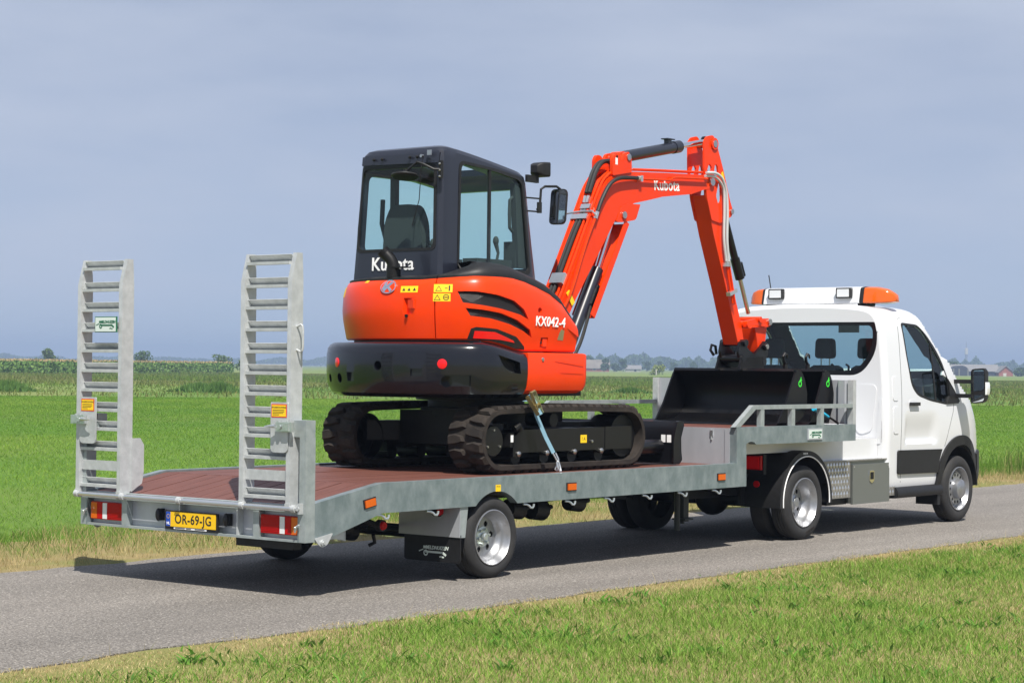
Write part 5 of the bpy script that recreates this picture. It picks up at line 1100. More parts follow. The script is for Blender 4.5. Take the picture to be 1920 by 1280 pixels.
# light bar
M = MB(); M.prism(rnd([(7.78, 2.262), (8.10, 2.262), (8.06, 2.40), (7.92, 2.44), (7.82, 2.42)], [.01, .02, .05, .04, .02], 3), 'y', -.55, .58, .006); lbm = M.build('light_bar', 'white_paint', TK)
for y in (-.53, .56):
    M = MB(); M.box(7.85, 8.02, y-.08, y+.03, 2.236, 2.263); M.build('bar_foot', 'black_plastic', lbm)
for s, y0, y1 in ((-1, -.551, -.905), (1, .581, .80)):
    def lr(y, k, dz=0): return [(7.94+(x-7.94)*k, y, 2.345+(z-2.345)*k+dz) for x, z in rnd([(7.785, 2.262), (8.09, 2.262), (8.05, 2.41), (7.92, 2.438), (7.82, 2.42)], .02, 3)]
    M = MB(); M.loft([lr(y0, 1.0), lr(y0+(y1-y0)*.12, 1.0)]); M.build('beacon_collar', 'black_plastic', lbm)
    M = MB(); M.loft([lr(y0+(y1-y0)*.125, .99), lr(y0+(y1-y0)*.45, .97, -.003), lr(y0+(y1-y0)*.75, .80, -.012), lr(y0+(y1-y0)*.95, .50, -.03), lr(y1, .2, -.045)]); bc = M.build('beacon_lens', 'amber_lens', lbm, 50)
for y in (.42, -.385):
    M = MB(); M.box(7.755, 7.80, y-.085, y+.085, 2.315, 2.42, .010, 2); wl2 = M.build('rear_work_lamp', 'black_plastic', lbm)
    M = MB(); M.box(7.748, 7.7545, y-.068, y+.068, 2.328, 2.407, .003); M.build('lamp_glass', 'clear_lens', wl2)
M = MB(); M.tube([(8.30, .80, 2.22), (8.34, .83, 2.42), (8.40, .90, 2.60)], .006, 6); M.build('aerial', 'black_plastic', TK)
# chassis, covers
M = MB(); M.prism([(4.95, .812), (6.2, .812), (6.45, .70), (7.552, .70), (7.552, .905), (4.95, .935)], 'y', -.90, .90, .008); M.build('rear_cover', 'white_paint', TK)
M = MB(); M.prism([(4.85, .50), (5.3, .42), (7.6, .42), (7.6, .695), (6.45, .695), (6.2, .808), (4.95, .808)], 'y', -.62, .62, .01); ch = M.build('chassis', 'dark_steel', TK)
M = MB(); M.box(5.38, 5.43, -.93, .93, .62, .80, .008); M.build('lamp_carrier', 'dark_steel', TK)
for s in (-1, 1):
    M = MB(); M.box(5.345, 5.379, *sorted((s*.67, s*.92)), .664, .792, .010, 2); tl = M.build('tail_light', 'red_lens', TK)
    M = MB(); M.box(5.336, 5.3445, *sorted((s*.68, s*.745)), .675, .782, .003); M.build('reversing_lens', 'clear_lens', tl)
    M = MB(); M.box(5.336, 5.3445, *sorted((s*.76, s*.905)), .675, .782, .003); M.build('brake_lens', 'red_reflector', tl)
    M = MB(); M.cyl((5.35, s*.88, .535), (5.335, s*.88, .535), .03, 16); M.build('marker_reflector', 'red_lens', TK)
    # wheels
    def dual(x, y, out, front=False):
        a = (0, out, 0); o = (x, y, .346); h = .346
        M = MB(); M.lathe(o, a, [(-.185, .232), (-.19, .27), (-.178, .318), (-.165, .338), (-.15, .3445), (-.128, .3455), (-.124, .338), (-.118, .3455), (-.10, .346), (-.096, .338), (-.09, .346), (-.066, .346), (-.062, .338), (-.056, .3455), (-.036, .3445), (-.022, .337), (-.008, .318), (0, .285), (-.002, .262), (-.012, .238), (-.018, .228)], 64); t = M.build('tyre', 'tyre', TK)
        pr = [(-.018, .230), (-.006, .230), (-.004, .223), (-.014, .216), (-.035, .211), (-.05, .198), (-.07, .194)]
        if front:
            M = MB(); M.lathe(o, a, pr+[(-.075, .185), (-.06, .172), (-.035, .165)], 56); rim = M.build('rim', 'rim', TK)
            hs = [[(x+.142*math.cos(q)+.014*math.cos(k)*1.3, h+.142*math.sin(q)+.014*math.sin(k)*1.3) for k in [2*math.pi*i/12 for i in range(12)]] for q in [2*math.pi*i/14 for i in range(14)]]
            plate('wheel_disc', [(x+.17*math.cos(k), h+.17*math.sin(k)) for k in [2*math.pi*i/48 for i in range(48)]], hs, 'y', y-out*.038, y-out*.046, 'rim', rim)
            M = MB(); M.lathe(o, a, [(-.05, .105), (-.02, .105), (.018, .098), (.026, .085), (.030, .001)], 36); M.build('hub_cap', 'rim', rim)
            M = MB(); M.cyl((x, y-out*.06, h), (x, y-out*.16, h), .15, 24); M.build('brake_disc', 'mesh_dark', rim)
        else:
            M = MB(); M.lathe(o, a, pr+[(-.10, .186), (-.125, .170), (-.14, .160)], 56); rim = M.build('rim', 'rim', TK)
            hs = [[(x+.118*math.cos(q)+.021*math.cos(k), h+.118*math.sin(q)+.021*math.sin(k)) for k in [2*math.pi*i/14 for i in range(14)]] for q in [2*math.pi*i/8+.15 for i in range(8)]]
            plate('wheel_disc', [(x+.165*math.cos(k), h+.165*math.sin(k)) for k in [2*math.pi*i/48 for i in range(48)]], hs, 'y', y-out*.135, y-out*.143, 'rim', rim)
            M = MB(); M.lathe(o, a, [(-.136, .075), (-.11, .07), (-.10, .05), (-.09, .045), (-.088, .001)], 28); M.build('hub', 'rim', rim)
            M = MB(); M.cyl((x, y-out*.148, h), (x, y-out*.20, h), .16, 24); M.build('brake_drum', 'mesh_dark', rim)
        return t
    t1 = dual(5.955, s*1.03, s); dual(9.16, s*1.0, s, True)
    M = MB(); M.lathe((5.955, s*.80, .346), (0, s, 0), [(-.185, .232), (-.19, .27), (-.178, .318), (-.165, .338), (-.15, .3445), (-.10, .346), (-.05, .346), (-.03, .343), (-.008, .318), (0, .285), (-.018, .228)], 48); M.build('inner_tyre', 'tyre', TK)
    text('tyre_lettering', 'COOPER', .042, 'track_rubber', t1, (6.05, s*1.0325, .083), (1, 0, .30) if s < 0 else (-1, 0, .3), (0, 0, 1), .001)
    # mudguard over the dual wheels
    P = [(5.955+.415*math.cos(R(a)), .36+.415*math.sin(R(a))) for a in np.linspace(-4, 186, 34)]; Q = [(5.955+.468*math.cos(R(a)), .36+.468*math.sin(R(a))) for a in np.linspace(186, -4, 34)]
    M = MB(); M.prism(P+Q, 'y', s*1.045, s*1.03); fd = M.build('mudguard', 'black_plastic', TK, 30)
    P2 = [(5.955+.445*math.cos(R(a)), .36+.445*math.sin(R(a))) for a in np.linspace(-4, 186, 34)]
    M = MB(); M.prism(P2+Q, 'y', s*1.0295, s*.62); M.build('mudguard_top', 'black_plastic', fd, 30)
    M = MB(); M.tube([(5.955+.416*math.cos(R(a)), s*1.047, .36+.416*math.sin(R(a))) for a in np.linspace(-4, 186, 40)], .006, 7); M.build('piping', 'white_mark', fd)
    M = MB(); M.prism([(5.42, .33), (5.50, .33), (5.56, .60), (5.70, .76), (5.43, .80)], 'y', s*.66, s*.63); M.build('splash_panel', 'black_plastic', fd)
    text('guard_lettering', 'PARLOK', .022, 'white_mark', fd, (5.93, s*1.0455, .802), (1, 0, 0) if s < 0 else (-1, 0, 0), (0, 0, 1), .0006, bold=.0006)
    # diamond plate boxes and tool locker
    y1 = s*.985; y0 = s*.60
    M = MB(); M.prism([(6.36, .70), (6.40, .60), (6.47, .40), (6.50, .352), (6.875, .352), (6.875, .70)], 'y', y0, y1, .003); dp = M.build('tread_plate_box', 'alu_rough', TK)
    M = MB(); M.box(7.635, 7.765, *sorted((y0, y1)), .335, .70, .003); M.build('tread_plate_end', 'alu_rough', dp)
    M = MB(); M.box(6.30, 7.765, *sorted((y0, s*.992)), .7005, .712, .002); M.build('tread_plate_top', 'alu_rough', dp)
    M = MB()
    def loz(cx, cz, a, b, ax='y'):
        if ax == 'y': pts = [(cx-a, y1+s*.0005, cz), (cx, y1+s*.0005, cz-b), (cx+a, y1+s*.0005, cz), (cx, y1+s*.0005, cz+b), (cx, y1+s*.008, cz)]
        else: pts = [(cx-a, cz, .7125), (cx, cz-b, .7125), (cx+a, cz, .7125), (cx, cz+b, .7125), (cx, cz, .7165)]
        M.poly(pts, [(0, 1, 4), (1, 2, 4), (2, 3, 4), (3, 0, 4)])
    for i in range(14):
        for j in range(6):
            cx = 6.42+.056*i+(.028 if j % 2 else 0); cz = .388+.056*j
            if 6.40+.13*(1-(cz-.352)/.348) < cx < 6.86 or 7.645 < cx < 7.755: loz(cx, cz, .020, .033)
    for i in range(3):
        for j in range(6): loz(7.672+.056*i-(.014 if j % 2 else 0), .37+.056*j, .018, .030)
    for i in range(26):
        for j in range(7): loz(6.33+.055*i+(.027 if j % 2 else 0), s*(.63+.055*j), .022, .022, 'z')
    tag(M.build('tread_pattern', 'alu', dp, 0), kind='stuff')
    M = MB(); M.box(6.905, 7.632, *sorted((y0, s*.975)), .29, .698, .004); lk_ = M.build('tool_locker', 'box_steel', TK)
    M = MB(); M.box(6.895, 7.625, *sorted((s*.9755, s*1.0)), .283, .668, .006); M.build('locker_door', 'box_steel', lk_)
    M = MB(); M.prism(rnd([(7.215, .60), (7.305, .60), (7.305, .50), (7.26, .475), (7.215, .50)], .01, 2), 'y', s*1.0005, s*1.008, .002); lc = M.build('locker_latch', 'chrome', lk_)
    M = MB(); M.box(7.232, 7.288, *sorted((s*1.0085, s*1.012)), .515, .585, .003); M.build('latch_plate', 'dark_steel', lc)
    for xx in (6.92, 7.60):
        M = MB(); M.cyl((xx, s*1.0005, .645), (xx, s*1.004, .645), .008, 8); M.build('rivet', 'alu', lk_)
    M = MB(); M.box(6.52, 6.89, *sorted((y0, s*.93)), .285, .35); M.build('locker_bracket', 'dark_steel', lk_)
    # front inner arch and flap
    M = MB(); M.prism([(9.16+.448*math.cos(R(a)), .365+.448*math.sin(R(a))) for a in np.linspace(0, 180, 24)]+[(9.16+.43*math.cos(R(a)), .365+.43*math.sin(R(a))) for a in np.linspace(180, 0, 24)], 'y', s*.60, s*.985); M.build('arch_liner', 'black_plastic', TK)
    M = MB(); M.box(8.66, 8.72, *sorted((s*.75, s*1.0)), .20, .40, .01); M.build('front_mud_flap', 'black_plastic', TK)
M = MB(); M.box(7.10, 7.17, -.80, -.73, .7125, .76, .012); M.build('rubber_buffer', 'black_plastic', TK)
M = MB(); M.cyl((9.16, -.9, .346), (9.16, .9, .346), .05, 12); M.cyl((5.955, -.85, .346), (5.955, .85, .346), .07, 12); M.ball((5.955, 0, .346), .17, 14, 10); M.cyl((5.955, 0, .346), (8.3, 0, .45), .05, 10); M.build('axles', 'dark_steel', TK)
M = MB(); M.box(5.2, 6.2, -.35, .35, .935, 1.02); M.cyl((5.75, 0, .9), (5.75, 0, 1.05), .20, 20); M.cyl((5.52, -.52, .82), (5.52, -.52, .92), .028, 10); M.build('fifth_wheel', 'dark_steel', TK)
for s in (-1, 1):
    M = MB(); M.box(4.6, 9.6, *sorted((s*.42, s*.50)), .40, .52); M.build('chassis_rail', 'dark_steel', ch)
M = MB(); M.box(7.9, 8.5, -.35, .35, .25, .42, .04); M.build('fuel_tank', 'dark_steel', ch)

# ------------------------------------------------------------------ far fields, trees, farm, mast
CAM2 = Vector((-10.5201, -10.809))
def cv(u, b):
    """ground point u metres ahead of the camera's stand and b metres of sideways bearing per 1000 m to the right"""
    q = CAM2+VIEW*u+SIDE*(u*b/1000); return Vector((q.x, q.y, 0))
PB = lambda px: (px-960)/3.8169
def leafmat(name, c1, c2):
    m = bpy.data.materials.new(name); m.use_nodes = True; n = m.node_tree.nodes; l = m.node_tree.links.new; b = n['Principled BSDF']; b.inputs['Roughness'].default_value = .7; b.inputs['Specular IOR Level'].default_value = .2
    g = n.new('ShaderNodeNewGeometry'); r = n.new('ShaderNodeMixRGB'); r.inputs[1].default_value = (*c1, 1); r.inputs[2].default_value = (*c2, 1); l(g.outputs['Random Per Island'], r.inputs[0]); l(r.outputs[0], b.inputs['Base Color']); MAT[name] = m
leafmat('leaf', (.028, .062, .014), (.075, .125, .030)); leafmat('willow', (.040, .080, .020), (.105, .150, .045)); leafmat('corn_leaf', (.060, .135, .022), (.135, .215, .045)); leafmat('reed', (.035, .085, .014), (.085, .165, .030)); leafmat('yellow_bush', (.14, .19, .04), (.22, .25, .06))
mat('bark', (.10, .075, .05), .9); mat('tassel', (.36, .27, .13), .9); mat('roof_thatch', (.15, .135, .12), .9, var=(.4, (.19, .17, .145), .4, .6)); mat('roof_sheet', (.19, .185, .18), .7); mat('barn_dark', (.025, .028, .04), .8); mat('brick', (.25, .085, .06), .9, var=(1.5, (.32, .12, .08), .4, .6)); mat('render_white', (.5, .48, .44), .8)
def leaves(name, m, parent, pts, size, rng, kind=None):
    """crown of small leaf faces, one mesh"""
    n = len(pts); a = rng.normal(size=(n, 3)); a /= np.linalg.norm(a, axis=1)[:, None]; b = rng.normal(size=(n, 3)); b -= (b*a).sum(1)[:, None]*a; b /= np.linalg.norm(b, axis=1)[:, None]
    s = size*rng.uniform(.6, 1.4, (n, 1)); v = np.stack([pts-a*s, pts+b*s*.6, pts+a*s, pts-b*s*.6], 1).reshape(-1, 3)
    me = bpy.data.meshes.new(name); me.vertices.add(n*4); me.vertices.foreach_set('co', v.astype('f').ravel()); me.loops.add(n*4); me.loops.foreach_set('vertex_index', np.arange(n*4)); me.polygons.add(n); me.polygons.foreach_set('loop_start', np.arange(n)*4); me.polygons.foreach_set('loop_total', np.full(n, 4)); me.update(calc_edges=True)
    o = place(name, me, m, parent, 0); return tag(o, kind=kind)
def tree(name, base, h, w, label, cat, m='leaf', n=900, trunk=.35, size=.22, seed=1, group=None):
    rg = np.random.default_rng(seed); T_ = thing(name, base, label, cat, group); b = np.array(base)
    cl = []
    for k in range(11):
        a = rg.uniform(0, 2*math.pi); r = math.sqrt(rg.uniform(0, 1))*w*.36; z = rg.uniform(trunk*.75, .88)*h; cl.append((r*math.cos(a), r*math.sin(a), z, rg.uniform(.16, .30)*w))
    cl.append((0, 0, .82*h, .2*w)); P = []
    for x, y, z, r in cl:
        q = rg.normal(size=(n//12, 3)); q /= np.linalg.norm(q, axis=1)[:, None]; q *= (rg.uniform(.35, 1, (len(q), 1))**.5)*r; q[:, 2] *= .8; q += (x, y, z); P.append(q)
    P = np.concatenate(P); P[:, 2] = np.clip(P[:, 2], .04*h, h); leaves('crown', m, T_, P+b, size, rg)
    M = MB(); M.tube([base, Vector(base)+Vector((0, 0, h*.3)), Vector(base)+Vector((w*.04, 0, h*.75))], [w*.035, w*.03, w*.008], 7)
    for x, y, z, r in cl[:6]: M.tube([Vector(base)+Vector((0, 0, h*.25)), Vector(base)+Vector((x*.6, y*.6, z*.75)), Vector(base)+Vector((x, y, z))], [w*.02, w*.012, w*.005], 5)
    M.build('trunk', 'bark', T_, 40); return T_
tree('willow_shrub', cv(420, PB(88)), 4.4, 5.6, 'tallest rounded willow shrub behind the maize, leftmost of three', 'shrub', 'willow', 1500, .15, .2, 11, 'shrubs behind the maize')
tree('willow_shrub', cv(425, PB(268)), 4.0, 5.0, 'dense dome shaped shrub behind the maize, just right of the left ramp', 'shrub', 'leaf', 1500, .12, .2, 12, 'shrubs behind the maize')
tree('willow_shrub', cv(400, PB(415)), 3.3, 4.4, 'sparse low shrub at the end of the maize, beside the second ramp', 'shrub', 'willow', 800, .15, .2, 13, 'shrubs behind the maize')
tree('bush', cv(335, PB(462)), 2.3, 3.6, 'dark low bush where the maize field ends behind the second ramp', 'bush', 'leaf', 800, .1, .16, 14)
# maize field: too many plants to count
rg = np.random.default_rng(5); P = []; tas = []
for k in range(52):
    f0 = k*1.1
    for j in range(200):
        px = -330+j*4.0+rg.uniform(-1.2, 1.2); u = 257+(px-80)*.186 if px > 80 else 257+(px-80)*.05
        u += f0+rg.uniform(-.25, .25)
        if px > 440-f0*.7: continue
        if k > 8 and rg.uniform() < .55: continue
        c = np.array(cv(u, PB(px))); hh = rg.uniform(1.55, 1.85)
        nl = 9 if k < 5 else 4
        for q in range(nl):
            z = hh*(.12+.85*q/nl) if k < 5 else hh*rg.uniform(.6, 1); P.append(c+np.array([rg.normal()*.16, rg.normal()*.16, z]))
        tas.append(c+np.array([0, 0, hh+.05])); tas.append(c+np.array([rg.normal()*.05, rg.normal()*.05, hh+.12]))
mz = leaves('maize_field', 'corn_leaf', None, np.array(P), .21, rg); tag(mz, 'tall green maize crop in rows across the left field', 'maize', kind='stuff')
mt_ = leaves('maize_tassels', 'tassel', None, np.array(tas), .10, rg); tag(mt_, 'straw coloured tassels along the top of the maize', 'maize', kind='stuff')
# distant woods read as one mass
def wood(name, label, px0, px1, u, h0, h1, n, seed):
    rg = np.random.default_rng(seed); k = 40; px = rg.uniform(px0, px1, n); hh = np.interp(px, np.linspace(px0, px1, k), np.clip(rg.normal((h0+h1)/2, (h1-h0)/3, k), h0*.6, h1*1.15)); hh *= rg.uniform(.86, 1.06, n); z = hh*np.sqrt(rg.uniform(0.0, 1, n)); uu = u+rg.uniform(-30, 30, n)
    Pt = np.stack([np.array(cv(float(a), PB(float(b)))) for a, b in zip(uu, px)]); Pt[:, 2] = z
    tag(leaves(name, 'leaf', None, Pt, .95*u/1500, rg), label, 'wood', kind='stuff')
wood('distant_wood', 'hazy blue line of distant woods on the left horizon', -260, 700, 2300, 5, 10, 15000, 21)
wood('distant_wood', 'hazy wooded skyline beyond the farmhouse and the big bucket', 1060, 1420, 1500, 6.5, 12, 9000, 22)
wood('distant_wood', 'hazy wooded skyline on the far right behind the brick barn', 1760, 2150, 1700, 7, 13, 9000, 23)
# trees by the farm
for px, top, w, sd, lb in ((1103, 7.0, 6.0, 31, 'dark tree behind the grey farmhouse roof'), (1133, 5.2, 4.6, 32, 'round crowned tree standing before the grey farmhouse roof'), (1154, 3.4, 4.2, 33, 'lowest bushy tree between farmhouse and cottage'), (1169, 5.4, 4.2, 34, 'upright dark tree just left of the small cottage')):
    tree('farm_tree', cv(860 if px != 1133 else 800, PB(px)), top, w, lb, 'tree', 'leaf', 900, .3, .3, sd, 'trees around the farmhouse')
for px, top, sd, lb in ((1213, 4.6, 35, 'first lone tree right of the cottage, before the hazy wood'), (1238, 5.0, 36, 'second lone tree right of the cottage, before the hazy wood'), (1264, 4.4, 37, 'third lone tree right of the cottage, before the hazy wood'), (1300, 5.0, 38, 'lone tree left of the orange arm, before the hazy wood')):
    tree('field_tree', cv(950, PB(px)), top, 4.6, lb, 'tree', 'leaf', 800, .3, .32, sd, 'lone trees in the far field')
tree('bush', cv(480, PB(1232)), 2.4, 4.2, 'yellow-green bush beside a white post in the far field', 'bush', 'yellow_bush', 800, .1, .2, 39)
M = MB(); c = cv(476, PB(1231)); M.box(c.x-.10, c.x+.10, c.y-.10, c.y+.10, 0, 1.3, .02); M.prism([(c.x-.12, c.y-.12), (c.x+.12, c.y-.12), (c.x+.12, c.y+.12), (c.x-.12, c.y+.12)], 'z', 1.3, 1.36, .02); tag(M.build('field_post', 'render_white', None), 'small white post by the yellow-green bush', 'post')
# buildings
def house(name, label, cat, u, px, L, D, eave, ridge, wall_m, roof_m, turn=False):
    c = cv(u, PB(px)); T_ = thing(name, c, label, cat); X = Vector((SIDE.x, SIDE.y, 0)); Y = Vector((VIEW.x, VIEW.y, 0)); O = Vector(c)
    if turn: X, Y = Y, -X
    def bx(nm, m, par, x0, x1, y0, y1, z0, z1):
        M = MB(); M.poly([O+X*x+Y*y+Vector((0, 0, z)) for x in (x0, x1) for y in (y0, y1) for z in (z0, z1)], [(0, 1, 3, 2), (4, 6, 7, 5), (0, 4, 5, 1), (2, 3, 7, 6), (0, 2, 6, 4), (1, 5, 7, 3)]); return M.build(nm, m, par, 0)
    M = MB(); pr = [(-D/2, 0), (D/2, 0), (D/2, eave), (0, ridge-.12), (-D/2, eave)]
    M.loft([[O+X*x+Y*y+Vector((0, 0, z)) for y, z in pr] for x in (-L/2, L/2)]); wl_ = M.build('wall', wall_m, T_, 0)
    for sgn in (-1, 1):
        M = MB(); o2 = .45; pr2 = [(sgn*(D/2+o2), eave-.35), (0, ridge), (0, ridge+.22), (sgn*(D/2+o2), eave-.13)]
        M.loft([[O+X*x+Y*y+Vector((0, 0, z)) for y, z in pr2] for x in (-L/2-.4, L/2+.4)]); M.build('roof', roof_m, T_, 0)
    return T_, wl_, bx
T_, wl_, bx = house('farmhouse', 'low farmhouse with long grey thatched roof, right of the excavator body', 'house', 830, 1112, 13, 8, 1.5, 4.6, 'brick', 'roof_thatch')
for x in (-3.5, .5, 4.0): f = bx('window', 'render_white', T_, x-.7, x+.7, -4.08, -4.0, .45, 1.35); bx('pane', 'barn_dark', f, x-.55, x+.55, -4.12, -4.085, .55, 1.25)
T_, wl_, bx = house('cottage', 'small white cottage beyond the farm trees', 'house', 880, 1187, 6.5, 5, 1.3, 2.6, 'render_white', 'roof_sheet')
bx('door', 'barn_dark', T_, .5, 1.4, -2.58, -2.5, .05, 1.2)
T_, wl_, bx = house('long_barn', 'long low barn with grey sheet roof on the far right', 'barn', 760, 1826, 17, 9, 1.9, 4.0, 'barn_dark', 'roof_sheet')
for x in (-5, -1, 4): bx('door', 'roof_sheet', T_, x-.3, x+.3, -4.58, -4.5, 0, 1.9)
T_, wl_, bx = house('brick_barn', 'red brick barn end with pale roof edge at the far right', 'barn', 755, 1881, 9, 5.2, 1.5, 3.6, 'brick', 'roof_sheet', True)
bx('door', 'render_white', T_, -4.58, -4.5, -.2, 1.0, 0, 1.1)
c = cv(740, PB(1803)); T_ = thing('arched_shed', c, 'dark round-roofed shed in front of the long barn', 'shed'); X = Vector((SIDE.x, SIDE.y, 0)); Y = Vector((VIEW.x, VIEW.y, 0))
M = MB(); pr = [(-2.7, 0)]+[(2.7*math.cos(R(a)), 1.7+2.0*math.sin(R(a))) for a in np.linspace(180, 0, 16)]+[(2.7, 0)]; M.loft([[Vector(c)+X*x+Y*y+Vector((0, 0, z)) for x, z in pr] for y in (0, 8)]); M.build('shed_body', 'barn_dark', T_, 0)
for x in (-2.9, -.9, 2.3): M = MB(); q = Vector(c)+X*x-Y*.3; M.box(q.x-.2, q.x+.2, q.y-.2, q.y+.2, 0, 2.6); M.build('silo_post', 'roof_sheet', T_, 0)
tree('barn_tree', cv(790, PB(1790)), 5.6, 5.5, 'dark tree behind the arched shed', 'tree', 'leaf', 900, .25, .3, 41)
tree('barn_hedge', cv(745, PB(1915)), 3.0, 6.5, 'dark clipped hedge at the right end of the barns', 'hedge', 'leaf', 1200, .05, .3, 42)
c = cv(2000, PB(1812)); T_ = thing('radio_mast', c, 'tall radio mast with white drum rising behind the long barn', 'mast')
M = MB()
for a in range(4):
    q = Vector(c)+Vector((1.1*math.cos(R(90*a+45)), 1.1*math.sin(R(90*a+45)), 0)); M.tube([q, q+Vector((0, 0, 24))], .16, 6)
for z in range(1, 12):
    for a in range(4):
        q0 = Vector(c)+Vector((1.1*math.cos(R(90*a+45)), 1.1*math.sin(R(90*a+45)), 2*z-2)); q1 = Vector(c)+Vector((1.1*math.cos(R(90*a+135)), 1.1*math.sin(R(90*a+135)), 2*z)); M.tube([q0, q1], .10, 5)
M.build('lattice', 'roof_sheet', T_, 0)
M = MB(); M.lathe(Vector(c)+Vector((0, 0, 18.5)), (0, 0, 1), [(0, .2), (0, 1.7), (5.6, 1.7), (6, 1.2), (6, .2)], 16); M.build('drum', 'render_white', T_, 30)
M = MB(); M.tube([Vector(c)+Vector((0, 0, 24)), Vector(c)+Vector((0, 0, 31))], [.35, .15], 6); M.build('aerial', 'roof_sheet', T_, 0)
# rush clumps in the pasture
def rushes(name, u, px, w, h, n, label, seed):
    rg = np.random.default_rng(seed); c = np.array(cv(u, PB(px))); T_ = thing(name, c, label, 'rushes', 'rush clumps in the pasture'); a = rg.normal(size=n)*w*.32; b = rg.normal(size=n)*w*.14; hh = h*np.exp(-(a/(w*.5))**2)*rg.uniform(.55, 1.05, n)
    base = c+np.outer(a, (SIDE.x, SIDE.y, 0))+np.outer(b, (VIEW.x, VIEW.y, 0)); t = base+np.stack([rg.normal(size=n)*.12, rg.normal(size=n)*.12, hh], 1); wd = np.outer(np.full(n, .035), (SIDE.x, SIDE.y, 0))
    v = np.stack([base-wd, base+wd, t], 1).reshape(-1, 3); me = bpy.data.meshes.new('stems'); me.from_pydata(v.tolist(), [], np.arange(3*n).reshape(-1, 3).tolist()); tag(place('stems', me, 'reed', T_, 0), kind='stuff')
rushes('rush_clump', 114, 372, 2.4, .62, 900, 'left one of the dark rush clumps between the two ramps', 51)
rushes('rush_clump', 112, 412, 2.2, .72, 900, 'tallest dark rush clump between the ramps, near the second ramp', 52)
rushes('rush_clump', 108, 14, 2.6, .70, 1000, 'dark rush clump at the left edge of the picture', 53)
rushes('rush_clump', 128, 1182, 2.4, .45, 700, 'low dark rush clump seen above the track, right of the excavator', 54)
# haze
HZ = MB(); a, b = cv(-120, 0), cv(4200, 0); k0 = [CAM2+VIEW*u+SIDE*s for u, s in ((-120, -900), (-120, 900), (4200, 2200), (4200, -2200))]
HZ.prism([(q.x, q.y) for q in k0], 'z', -1.2, 36); hz = HZ.build('haze', None, None, 0); tag(hz, 'pale summer haze in the air over the fields', 'haze', kind='stuff')
m = bpy.data.materials.new('haze_air'); m.use_nodes = True; n = m.node_tree.nodes; n.clear(); o = n.new('ShaderNodeOutputMaterial'); v = n.new('ShaderNodeVolumePrincipled'); v.inputs['Color'].default_value = (.42, .55, .78, 1); v.inputs['Density'].default_value = .00055; v.inputs['Anisotropy'].default_value = 0; m.node_tree.links.new(v.outputs[0], o.inputs['Volume']); hz.data.materials.append(m)

# ------------------------------------------------------------------ grass
def grassmat():
    m = bpy.data.materials.new('grass_blades'); m.use_nodes = True; n = m.node_tree.nodes; n.clear(); l = m.node_tree.links.new
    o = n.new('ShaderNodeOutputMaterial'); a = n.new('ShaderNodeVertexColor'); a.layer_name = 'Col'; d = n.new('ShaderNodeBsdfDiffuse'); t = n.new('ShaderNodeBsdfTranslucent'); x = n.new('ShaderNodeMixShader'); x.inputs[0].default_value = .35
    l(a.outputs[0], d.inputs[0]); l(a.outputs[0], t.inputs[0]); l(d.outputs[0], x.inputs[1]); l(t.outputs[0], x.inputs[2]); l(x.outputs[0], o.inputs[0]); MAT['grass_blades'] = m
grassmat()
def patch(x, y, sc, seed):
    """smooth random field 0..1"""
    rg = np.random.default_rng(seed); v = np.zeros_like(x)
    for k in range(7):
        a = rg.uniform(0, 2*math.pi); f = sc*rg.uniform(.5, 2.2); v += np.sin((x*math.cos(a)+y*math.sin(a))*f+rg.uniform(0, 6.3))/(1+.25*k)
    return 1/(1+np.exp(-1.5*v))
def blades(name, label, x, y, h, w, col, lean, rg, two=True):
    n = len(x); a = rg.uniform(0, 2*math.pi, n); d = rg.uniform(0, 2*math.pi, n); b = np.stack([x, y, np.full(n, -.012)], 1); wv = np.stack([np.cos(a)*w, np.sin(a)*w, np.zeros(n)], 1)
    L_ = h*lean*rg.uniform(.2, 1.3, n); tip = b+np.stack([np.cos(d)*L_, np.sin(d)*L_, h], 1)
    if two:
        mid = b+np.stack([np.cos(d)*L_*.35, np.sin(d)*L_*.35, h*.58], 1); v = np.stack([b-wv, b+wv, mid+wv*.8, mid-wv*.8, tip], 1).reshape(-1, 3); k = np.arange(n)*5
        loops = np.stack([k, k+1, k+2, k+3, k+3, k+2, k+4], 1).ravel(); ls = np.stack([np.arange(n)*7, np.arange(n)*7+4], 1).ravel(); lt = np.tile([4, 3], n); per = 5
    else:
        v = np.stack([b-wv, b+wv, tip], 1).reshape(-1, 3); loops = np.arange(3*n); ls = np.arange(n)*3; lt = np.full(n, 3); per = 3
    me = bpy.data.meshes.new(name); me.vertices.add(len(v)); me.vertices.foreach_set('co', v.astype('f').ravel()); me.loops.add(len(loops)); me.loops.foreach_set('vertex_index', loops.astype('i')); me.polygons.add(len(ls)); me.polygons.foreach_set('loop_start', ls.astype('i')); me.polygons.foreach_set('loop_total', lt.astype('i')); me.update(calc_edges=True)
    ca = me.color_attributes.new('Col', 'FLOAT_COLOR', 'POINT'); c4 = np.ones((n, per, 4), 'f'); c4[:, :, :3] = col[:, None, :]; ca.data.foreach_set('color', c4.ravel())
    o = place(name, me, 'grass_blades', None, 0); tag(o, label, 'grass', kind='stuff'); return o
def mixc(c, k): return np.array(c)[k]
def wedge(n, u0, u1, rg, mar=.045, pw=1.0):
    """random ground points ahead of the camera between two distances, spread a little wider than the view"""
    t = rg.uniform(0, 1, n)**pw; u = np.sqrt(u0*u0+(u1*u1-u0*u0)*t); s = rg.uniform(-.2515-mar, .2515+mar, n)*u; return CAM2.x+VIEW.x*u+SIDE.x*s, CAM2.y+VIEW.y*u+SIDE.y*s, u
rg = np.random.default_rng(61)
